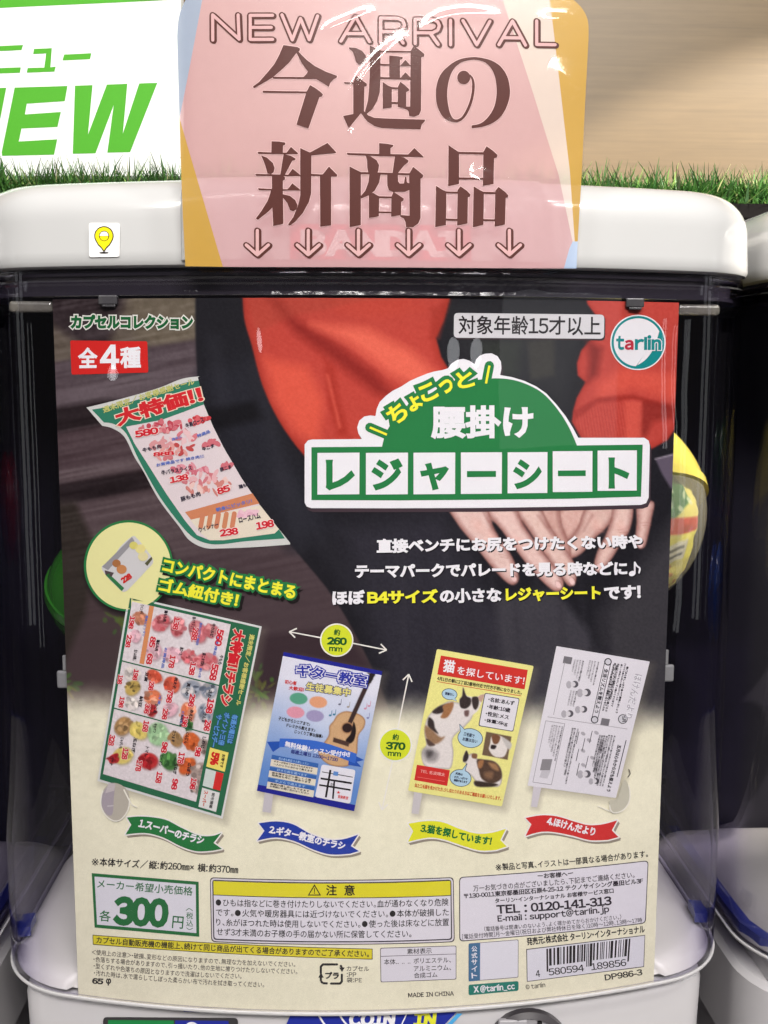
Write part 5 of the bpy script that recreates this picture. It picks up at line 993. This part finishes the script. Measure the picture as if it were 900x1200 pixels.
# contact box
A = Art(CS); A.poly(bowq([(538, 1027.6), (759.8, 1008), (756.6, 1081.8), (538.2, 1103.2)], 1.6, 5), DKB, 3); A.poly(bowq([(539, 1028.5), (758.8, 1009), (755.6, 1080.9), (539.2, 1102.1)], 1.6, 4.4), K_(224, 220, 226), 4)
for s_, p, r, h, bd in (('ーお客様へー', (630, 1029.2), (671.6, 1025.6), 6.4, .03), ('万一お気づきの点がございましたら、下記までご連絡ください。', (554.6, 1044.6), (743.4, 1028.4), 7.6, .008), ('〒130-0011東京都墨田区石原4-25-12 テクノサイシング墨田ビル3F', (543.8, 1053), (753.6, 1035), 6.6, .03), ('ターリン・インターナショナル お客様サービス窓口', (580, 1058.2), (719, 1046.2), 6, .03), ('TEL : 0120-141-313', (582, 1070.8), (716.8, 1060.2), 10.6, .035), ('E-mail : support@tarlin.jp', (583.3, 1082), (714, 1070.6), 10.4, .03), ('（電話番号は間違いのないよう、よく確かめてからおかけください。）', (567.6, 1091.4), (727.8, 1077), 6, .004), ('［電話受付時間］月～金曜日（祝日および弊社特休日を除く）10時～12時、13時～17時', (541.8, 1100.6), (752.4, 1080.8), 6.2, .004)):
    A.text(s_, p, r, h, K_(44, 36, 46), 6, bd, bow=.9)
A.build('contact_box', card)
A = Art(CS); A.text('発売元：株式会社 ターリン・インターナショナル', (617.6, 1108), (755.8, 1093.2), 9.4, BLK, 3, .03)
A.poly([(616.6, 1112), (755.9, 1095.4), (754.6, 1133), (617.4, 1150.4)], K_(70, 64, 66), 3); A.poly([(617.4, 1112.8), (755.1, 1096.3), (753.8, 1132.2), (618.1, 1149.5)], K_(222, 220, 226), 4)
bq = [(640, 1111.6), (738.5, 1099.6), (736.6, 1127), (640.4, 1139)]; x = 0.0; r_ = np.random.default_rng(45)
while x < .985:
    wd = (.010, .010, .020, .030)[int(r_.random()*4)]; tall = x < .03 or .48 < x < .53 or x > .95; b1 = .98 if tall else .74
    A.poly([lp(bq, x, 0), lp(bq, min(x+wd, 1), 0), lp(bq, min(x+wd, 1), b1), lp(bq, x, b1)], BLK, 5); x += wd+(.010, .012, .022)[int(r_.random()*3)]
for s_, p, r in (('4', (628, 1145), (633, 1144.4)), ('580594', (643, 1143), (684.6, 1137.8)), ('189856', (692.8, 1136.8), (734, 1131.4))): A.text(s_, p, r, 8.2, BLK, 6, .012)
A.text('DP986-3', (709, 1149), (753, 1142.4), 7.2, BLK, 4, .025); A.text('©tarlin', (616.2, 1159.4), (639, 1156.4), 6, K_(70, 64, 60), 4, .01); A.build('barcode_panel', card)
A = Art(CS); A.poly(rrect([(549, 1105.4), (607.6, 1100.6), (607.4, 1145.4), (549, 1150)], 2), K_(130, 126, 132), 3); A.poly(rrect([(549.8, 1106), (606.9, 1101.4), (606.7, 1144.7), (549.8, 1149.2)], 2), K_(224, 222, 228), 4); A.poly([(549.4, 1105.6), (562.6, 1104.4), (562.4, 1148.8), (549.2, 1149.8)], K_(66, 112, 150), 5)
for i, ch in enumerate('公式サイト'): A.text(ch, (552.6, 1115+i*7.8), (559.4, 1114.5+i*7.8), 6.4, WH, 6, .02)
A.build('website_panel', card)
A = Art(CS); A.poly(rrect([(549, 1153.8), (607.6, 1149.4), (607.6, 1160.8), (549, 1166.2)], 2.4), K_(24, 122, 106), 3); A.text('X', (555, 1163), (561.5, 1162.4), 7.4, WH, 5, .05); A.text('@tarlin_cc', (563, 1163.6), (603.5, 1159.8), 9, WH, 5, .035); A.build('account_tag', card)

# clear pegs standing through the card
PEG = clearmat('peg_clear', (.90, .89, .88), .06, .08, body=.22, bodycol=(.62, .60, .60)); PGD = pmat('peg_grey', (.33, .31, .31), .35, .5)
def peg(name, pts, pts2, lab):
    V = []; Fc = []; n = len(pts); o_ = CS.xyz([p[0] for p in pts], [p[1] for p in pts], .0006); i_ = CS.xyz([p[0] for p in pts2], [p[1] for p in pts2], .0002); t_ = CS.xyz([p[0] for p in pts], [p[1] for p in pts], .0016)
    V = list(o_)+list(t_)+list(CS.xyz([p[0] for p in pts2], [p[1] for p in pts2], .0014))+list(i_)
    for k in range(3): Fc += [[k*n+i, k*n+(i+1) % n, (k+1)*n+(i+1) % n, (k+1)*n+i] for i in range(n)]
    keep(mesh_obj(name, V, Fc, PEG, smooth=True), main)
RIM = K_(240, 236, 220); HOLE = K_(184, 177, 162)
A = Art(CS); h1 = cr([(131, 917), (141, 918.5), (150, 926), (152.5, 938), (150, 950), (142, 960), (133, 961), (124, 954), (119, 943), (120, 930), (124, 922)], 5)
A.poly(h1, HOLE, 12); A.poly(cr([(130.5, 917), (135, 921), (134, 935), (132.5, 953), (126, 954), (120, 943), (121, 930)], 4), K_(168, 158, 164), 13); A.poly([(128, 917), (136, 918), (134.6, 926), (124, 929)], K_(196, 186, 186), 14); A.stroke(h1[14:48], 1.5, RIM, 14); A.stroke([(146, 925), (152, 937), (156, 943), (161, 945)], 1.6, RIM, 14)
A.stroke([(127, 944), (133, 943.5)], 1.6, K_(196, 188, 190), 14); A.build('punched_hole', card)
A = Art(CS); h2 = cr([(729, 911), (735, 918), (737.4, 928), (736, 940), (729, 949), (720, 952), (715, 949), (713, 938), (712.6, 925), (714, 916)], 5)
A.poly(cr([(731, 913), (735, 918), (737.4, 928), (736, 940), (729, 949), (720, 952), (715, 949), (713.5, 938), (722, 936), (727, 922)], 4), K_(196, 192, 172), 12); A.stroke(h2[6:34], 1.5, RIM, 14); A.stroke(cr([(736, 901), (737.6, 906), (735, 910)], 4, False), 1, K_(80, 72, 70), 14); A.stroke([(700, 944), (714, 950)], 1.3, RIM, 14)
A.build('punched_hole', card)

# ------------------------------------------------------------------ the laminated sign taped to the front of the cap
def wob(s_, z): return 0.0003*np.sin(s_*60+z*25+1)+.0002*np.sin(s_*35-z*80)
TS = Surf(0.80, -0.0098, wob); GLARE_RIDGE = []
def filmwob(s_, z):
    o_ = wob(s_, z)+.0005
    for P_, amp, wd in GLARE_RIDGE:
        d = np.full(np.shape(s_), 1e9); tt = np.zeros(np.shape(s_)); n_ = len(P_)-1
        for i in range(n_):
            a, b = P_[i], P_[i+1]; ex, ey = b[0]-a[0], b[1]-a[1]; t = np.clip(((s_-a[0])*ex+(z-a[1])*ey)/(ex*ex+ey*ey), 0, 1); dd = np.hypot(s_-a[0]-ex*t, z-a[1]-ey*t)
            k = dd < d; d = np.where(k, dd, d); tt = np.where(k, (i+t)/n_, tt)
        o_ = o_+amp*np.exp(-(d/wd)**2)*np.sin(np.pi*np.clip(tt*.9+.05, 0, 1))
    return o_
for L_, amp, wd in (([(412, 150), (416, 112), (430, 86), (452, 62), (472, 44)], 0.00079, 0.00166), ([(380, 37), (405, 27), (434, 14)], 0.00065, 0.00140), ([(496, 33), (516, 22), (545, 17), (580, 18)], 0.00065, 0.00153), ([(634, 22), (650, 24), (668, 23)], 0.00065, 0.00179), ([(546, 205), (562, 214), (582, 228)], 0.00144, 0.00332), ([(520, 140), (540, 190), (548, 205)], 0.00058, 0.00383), ([(640, 80), (668, 95), (680, 110)], 0.00086, 0.00383), ([(590, 204), (622, 236), (645, 262), (664, 286)], 0.00050, 0.00102), ([(409, 152), (414, 166)], 0.00058, 0.00127)):
    L_ = cr(L_, 8, False); s_, z_ = TS.P([p[0] for p in L_], [p[1] for p in L_]); GLARE_RIDGE.append((list(zip(s_, z_)), amp, wd))
TF = Surf(0.80, -0.0098, filmwob)
pop = tag(empty('shop_sign', (0, -.01, .05)), 'pink laminated card sign with brown lettering on the front of the white cap', 'sign')
def film(name, rgb, tr):
    m = pmat(name, tuple(lin(rgb)*INK), .4, .3, noise=.03, scale=300); t = m.node_tree; b = t.nodes['Principled BSDF']; o_ = t.nodes['Material Output']
    tt = t.nodes.new('ShaderNodeBsdfTransparent'); ms = t.nodes.new('ShaderNodeMixShader'); ms.inputs[0].default_value = tr
    t.links.new(b.outputs[0], ms.inputs[1]); t.links.new(tt.outputs[0], ms.inputs[2]); t.links.new(ms.outputs[0], o_.inputs['Surface']); return m
T_ = .36
PK = film('sheet_pink', (216, 168, 172), T_); BLG = film('sheet_blue_grey', (150, 162, 182), .06); MU = film('sheet_mustard', (186, 146, 60), .06); CRM = film('sheet_cream', (232, 212, 202), T_); LBL = film('sheet_light_blue', (176, 200, 236), T_)
A = Art(TS)
zones = [(BLG, cr([(236, -14), (224, -10), (217, 1), (211.5, 13), (208.6, 26), (207.4, 42)], 4, False)+[(208.6, 90), (210, 138), (222, 78), (237, 0), (239.5, -14)]),
         (PK, [(239.5, -14), (237, 0), (222, 78), (210, 138), (234, 220), (261, 312.5), (400, 313), (540, 314), (661, 314.5), (667, 292), (671, 283), (655, 205), (625, 110), (589, 0), (584.5, -14)]),
         (CRM, [(584.5, -14), (589, 0), (625, 110), (655, 205), (671, 283), (673.5, 283), (668, 200), (656, 100), (644, 0), (642.3, -14)]),
         (MU, [(210, 138), (213, 225), (217, 312), (261, 312.5), (234, 220)]),
         (MU, [(642.3, -14), (644, 0), (656, 100), (668, 200), (673.5, 283), (677, 283), (682, 200), (686.5, 100), (689.2, 45)]+cr([(689.2, 45), (688.4, 25), (682, 11), (671, 0), (656, -10), (650, -14)], 4, False)[1:]),
         (LBL, [(661, 314.5), (667, 292), (671, 283), (673.5, 283), (677, 283), (675.5, 314.6)])]
for m, P_ in zones: A.poly(P_, m, 0)
V = np.concatenate(A.v); bm = bmesh.new(); vv = [bm.verts.new((p[0], p[1], 0)) for p in V]
for f, mi_ in zip(A.f, A.m):
    try: fc = bm.faces.new([vv[i] for i in f]); fc.material_index = mi_
    except ValueError: pass
for k in range(-2, 46): bmesh.ops.bisect_plane(bm, geom=bm.verts[:]+bm.edges[:]+bm.faces[:], plane_co=(0, k*7.0, 0), plane_no=(0, 1, 0), dist=1e-4)
bmesh.ops.remove_doubles(bm, verts=bm.verts, dist=1e-3); P2 = np.array([v.co[:2] for v in bm.verts]); W3 = TS.xyz(P2[:, 0], P2[:, 1])
for v, p in zip(bm.verts, W3): v.co = p
me = bpy.data.meshes.new('sign_sheet'); bm.to_mesh(me); bm.free()
for m in A.mats: me.materials.append(m)
me.polygons.foreach_set('use_smooth', [True]*len(me.polygons)); o = bpy.data.objects.new('sign_sheet', me); COL.objects.link(o); keep(o, pop)
BR = pmat('sign_brown', tuple(lin((80, 36, 30))*INK), .5, .2); PKI = K_(206, 164, 164); PKO = K_(212, 174, 174)
A = Art(TS)
def glyphs(ox, oy, sc, polys):
    for p in polys:
        P_ = [(ox+x/sc, oy+y/sc) for x, y in p]; A.stroke(P_, 1.5, PKO, 2, closed=True); A.poly(P_, BR, 4+.06*(polys.index(p)))
glyphs(290, 45, 8.18, [[(345, 65), (480, 85), (505, 100), (500, 122), (470, 142), (400, 235), (320, 310), (240, 378), (150, 430), (65, 478), (50, 465), (110, 420), (190, 330), (260, 245), (310, 150)], [(468, 135), (490, 130), (570, 210), (650, 270), (760, 325), (860, 362), (855, 380), (820, 400), (795, 430), (780, 468), (720, 430), (660, 394), (540, 390), (535, 376), (560, 350), (580, 320), (520, 240)], [(240, 370), (545, 372), (650, 382), (650, 394), (245, 388)], [(145, 503), (570, 512), (565, 530), (148, 522)], [(600, 450), (650, 478), (700, 515), (725, 540), (715, 560), (690, 568), (585, 868), (470, 830), (565, 520)]])
glyphs(395, 45, 8.18, [[(112, 88), (180, 92), (240, 120), (275, 165), (280, 215), (245, 253), (205, 255), (180, 225), (165, 170), (145, 125), (115, 102)], [(68, 423), (155, 427), (180, 360), (215, 385), (255, 415), (285, 437), (283, 462), (262, 466), (258, 700), (300, 742), (360, 765), (470, 770), (845, 780), (838, 800), (812, 825), (800, 873), (560, 868), (430, 862), (360, 845), (290, 800), (228, 722), (112, 865), (58, 748), (155, 728), (155, 440), (72, 438)],
                       [(312, 68), (375, 95), (430, 120), (416, 130), (416, 390), (408, 520), (385, 600), (340, 680), (275, 735), (268, 700), (295, 600), (305, 500), (312, 350)], [(420, 118), (710, 120), (710, 137), (415, 135)], [(735, 70), (790, 110), (838, 150), (835, 175), (808, 180), (805, 690), (785, 735), (740, 752), (690, 745), (685, 700), (670, 685), (630, 670), (630, 655), (700, 655), (705, 120)], [(500, 165), (580, 172), (630, 180), (625, 198), (603, 205), (603, 385), (500, 385)], [(412, 245), (504, 247), (504, 265), (412, 262)], [(600, 268), (655, 205), (706, 262), (706, 268)], [(412, 373), (500, 375), (610, 378), (655, 325), (706, 378), (706, 397), (412, 392)], [(437, 420), (490, 455), (525, 470), (523, 665), (437, 678)], [(518, 470), (588, 472), (586, 490), (518, 488)], [(518, 612), (586, 612), (586, 632), (518, 632)], [(605, 418), (650, 450), (690, 488), (688, 505), (663, 515), (663, 680), (630, 670), (580, 660), (583, 465)]])
no = cr([(432, 778), (520, 768), (620, 735), (700, 680), (760, 590), (795, 480), (795, 380), (770, 280), (710, 190), (620, 130), (500, 101), (400, 101), (300, 125), (200, 190), (130, 270), (95, 370), (88, 470), (100, 560), (140, 650), (200, 705), (270, 722), (320, 712), (370, 670), (410, 600), (440, 520), (458, 430), (460, 350), (445, 295), (415, 262)], 4, False)+cr([(400, 285), (425, 300), (435, 350), (432, 430), (412, 520), (380, 600), (335, 670), (285, 695), (250, 680), (220, 620), (200, 520), (197, 440), (205, 360), (230, 270), (270, 200), (330, 150), (400, 128), (480, 125), (560, 150), (620, 210), (655, 290), (670, 390), (668, 480), (645, 580), (590, 670), (520, 730), (432, 752)], 4, False)
glyphs(500, 55, 8.18, [no, ell(355, 293, 62, 66, n=28)])
glyphs(290, 160, 7.826, [[(222, 45), (290, 48), (350, 58), (348, 78), (328, 85), (325, 160), (220, 155)], [(92, 142), (225, 148), (360, 150), (400, 97), (465, 155), (462, 165), (330, 165), (98, 160)], [(125, 175), (180, 195), (235, 245), (250, 290), (240, 330), (215, 347), (185, 340), (165, 270), (140, 205)], [(333, 162), (400, 180), (443, 205), (440, 218), (412, 225), (345, 352), (302, 352)], [(72, 343), (225, 348), (375, 352), (415, 297), (480, 350), (487, 365), (225, 365), (78, 360)], [(225, 360), (325, 362), (345, 375), (345, 395), (325, 408), (330, 800), (236, 820), (228, 640), (225, 480)], [(97, 475), (225, 482), (370, 485), (412, 430), (480, 485), (486, 496), (325, 497), (105, 492)], [(226, 488), (230, 650), (190, 690), (95, 765), (78, 750), (130, 680), (185, 590), (210, 520), (216, 488)], [(325, 530), (390, 545), (440, 585), (460, 630), (450, 670), (420, 685), (390, 675), (365, 610), (325, 560)], [(485, 108), (530, 130), (575, 150), (588, 165), (585, 520), (565, 600), (510, 700), (440, 780), (388, 818), (373, 805), (420, 740), (465, 630), (485, 540)], [(572, 150), (735, 62), (815, 148), (810, 155), (690, 165), (580, 178)], [(580, 345), (690, 350), (748, 278), (825, 355), (820, 370), (768, 370), (768, 812), (668, 828), (665, 365), (580, 362)]])
glyphs(395, 165, 8.18, [[(403, 25), (470, 30), (540, 42), (535, 58), (512, 72), (512, 142), (403, 142)], [(92, 120), (405, 128), (680, 132), (740, 70), (828, 152), (820, 158), (400, 150), (100, 138)], [(275, 146), (320, 150), (380, 190), (402, 235), (395, 290), (380, 315), (300, 315), (290, 260), (287, 190)], [(555, 146), (640, 160), (685, 190), (680, 208), (640, 240), (580, 316), (530, 316)], [(120, 248), (170, 275), (228, 302), (228, 808), (120, 828)], [(222, 302), (695, 312), (695, 330), (222, 322)], [(728, 250), (780, 290), (828, 330), (822, 350), (800, 365), (800, 740), (780, 790), (730, 828), (660, 828), (655, 780), (640, 745), (605, 728), (605, 712), (695, 718), (690, 320)], [(310, 318), (418, 318), (405, 400), (360, 480), (300, 525), (232, 555), (225, 535), (270, 480), (300, 400)], [(480, 318), (582, 318), (585, 390), (600, 410), (640, 410), (652, 345), (664, 350), (670, 400), (698, 410), (698, 470), (650, 490), (540, 492), (495, 475), (482, 430)], [(305, 505), (345, 500), (405, 535), (400, 725), (305, 742)], [(395, 533), (528, 535), (523, 552), (395, 550)], [(395, 678), (524, 680), (524, 695), (395, 693)], [(540, 488), (640, 555), (635, 575), (615, 585), (612, 712), (518, 728), (520, 540)]])
glyphs(500, 165, 8.18, [[(210, 42), (260, 75), (312, 108), (312, 412), (207, 435)], [(308, 105), (552, 108), (550, 130), (308, 126)], [(575, 50), (640, 95), (682, 135), (675, 158), (648, 165), (643, 412), (540, 430), (545, 105)], [(308, 350), (547, 352), (547, 372), (308, 370)], [(90, 430), (150, 468), (190, 485), (185, 808), (82, 828)], [(184, 485), (302, 487), (302, 505), (184, 503)], [(182, 745), (298, 748), (298, 768), (182, 765)], [(325, 435), (390, 480), (422, 515), (415, 535), (397, 540), (392, 792), (292, 812), (298, 470)], [(452, 435), (510, 470), (550, 490), (545, 805), (443, 828)], [(544, 488), (664, 490), (664, 508), (544, 506)], [(542, 750), (658, 752), (658, 770), (542, 768)], [(690, 440), (750, 485), (785, 520), (780, 540), (760, 545), (752, 802), (652, 822), (660, 478)]])
NA = [[(249.3, 47), (249.3, 17.6), (280.3, 46), (279.1, 17.8)], [(319.5, 18.3), (293.3, 18.3), (293.3, 46.4), (319.5, 46.4)], [(293.3, 32.4), (318, 32.4)], [(330.5, 17.8), (342.7, 47), (352.2, 22), (362.4, 46.8), (372.2, 19)], [(399.5, 48.5), (416.5, 19.5), (433, 48.8)], [(406.5, 39.5), (426, 39.5)],
      [(446, 50), (446, 21), (466, 21.2), (472, 24), (474, 29), (472, 34), (466, 37), (446, 37)], [(463.5, 37.5), (472.5, 50.5)], [(486.5, 51), (486.5, 22.2), (507, 22.5), (513, 25.3), (515, 30.2), (513, 35.2), (507, 38.3), (487, 38.3)], [(504, 38.5), (513.5, 52)], [(528, 23.5), (528, 52.5)], [(542.5, 24), (558.7, 52.5), (574, 25)], [(584.5, 52.5), (600.3, 25), (615.5, 53.3)], [(591, 44.5), (609, 44.8)], [(628.5, 25), (628.5, 52.5), (650, 53)]]
for x in (301.5, 361.2, 420, 478.8, 537.8, 597): NA += [[(x, 270), (x, 296)], [(x-13, 287), (x, 298.5), (x+13, 287)]]
for k, P_ in enumerate(NA):
    A.stroke([(x+1.3, y+.9) for x, y in P_], 7.2, BR, 3); A.stroke([(x-.3, y) for x, y in P_], 7.0, BR, 3.6)
for k, P_ in enumerate(NA): A.stroke(P_, 3.7, PKI, 5)
keep(A.build('sign_lettering'), pop)
# clear laminate over it, with ridges shaped along the glare streaks to catch the lamps
gx, gy = np.meshgrid(np.linspace(0, 1, 620), np.linspace(-14, 314, 430)); xl = np.interp(gy, [-14, 0, 14, 26, 45, 138, 225, 314], [230, 217, 210.5, 207.6, 206.4, 209, 212, 216.5]); xr = np.interp(gy, [-14, 0, 11, 25, 45, 100, 200, 314], [652, 673, 684, 690, 690.6, 688, 683.5, 677]); gx = xl+(xr-xl)*gx
xyz = TF.xyz(gx.ravel(), gy.ravel()).reshape(gx.shape+(3,)); o = grid_mesh('laminate_film', xyz, np.full(gx.shape+(3,), 255.0), None, FILM); keep(o, pop)
bpy.data.objects.remove(_to)
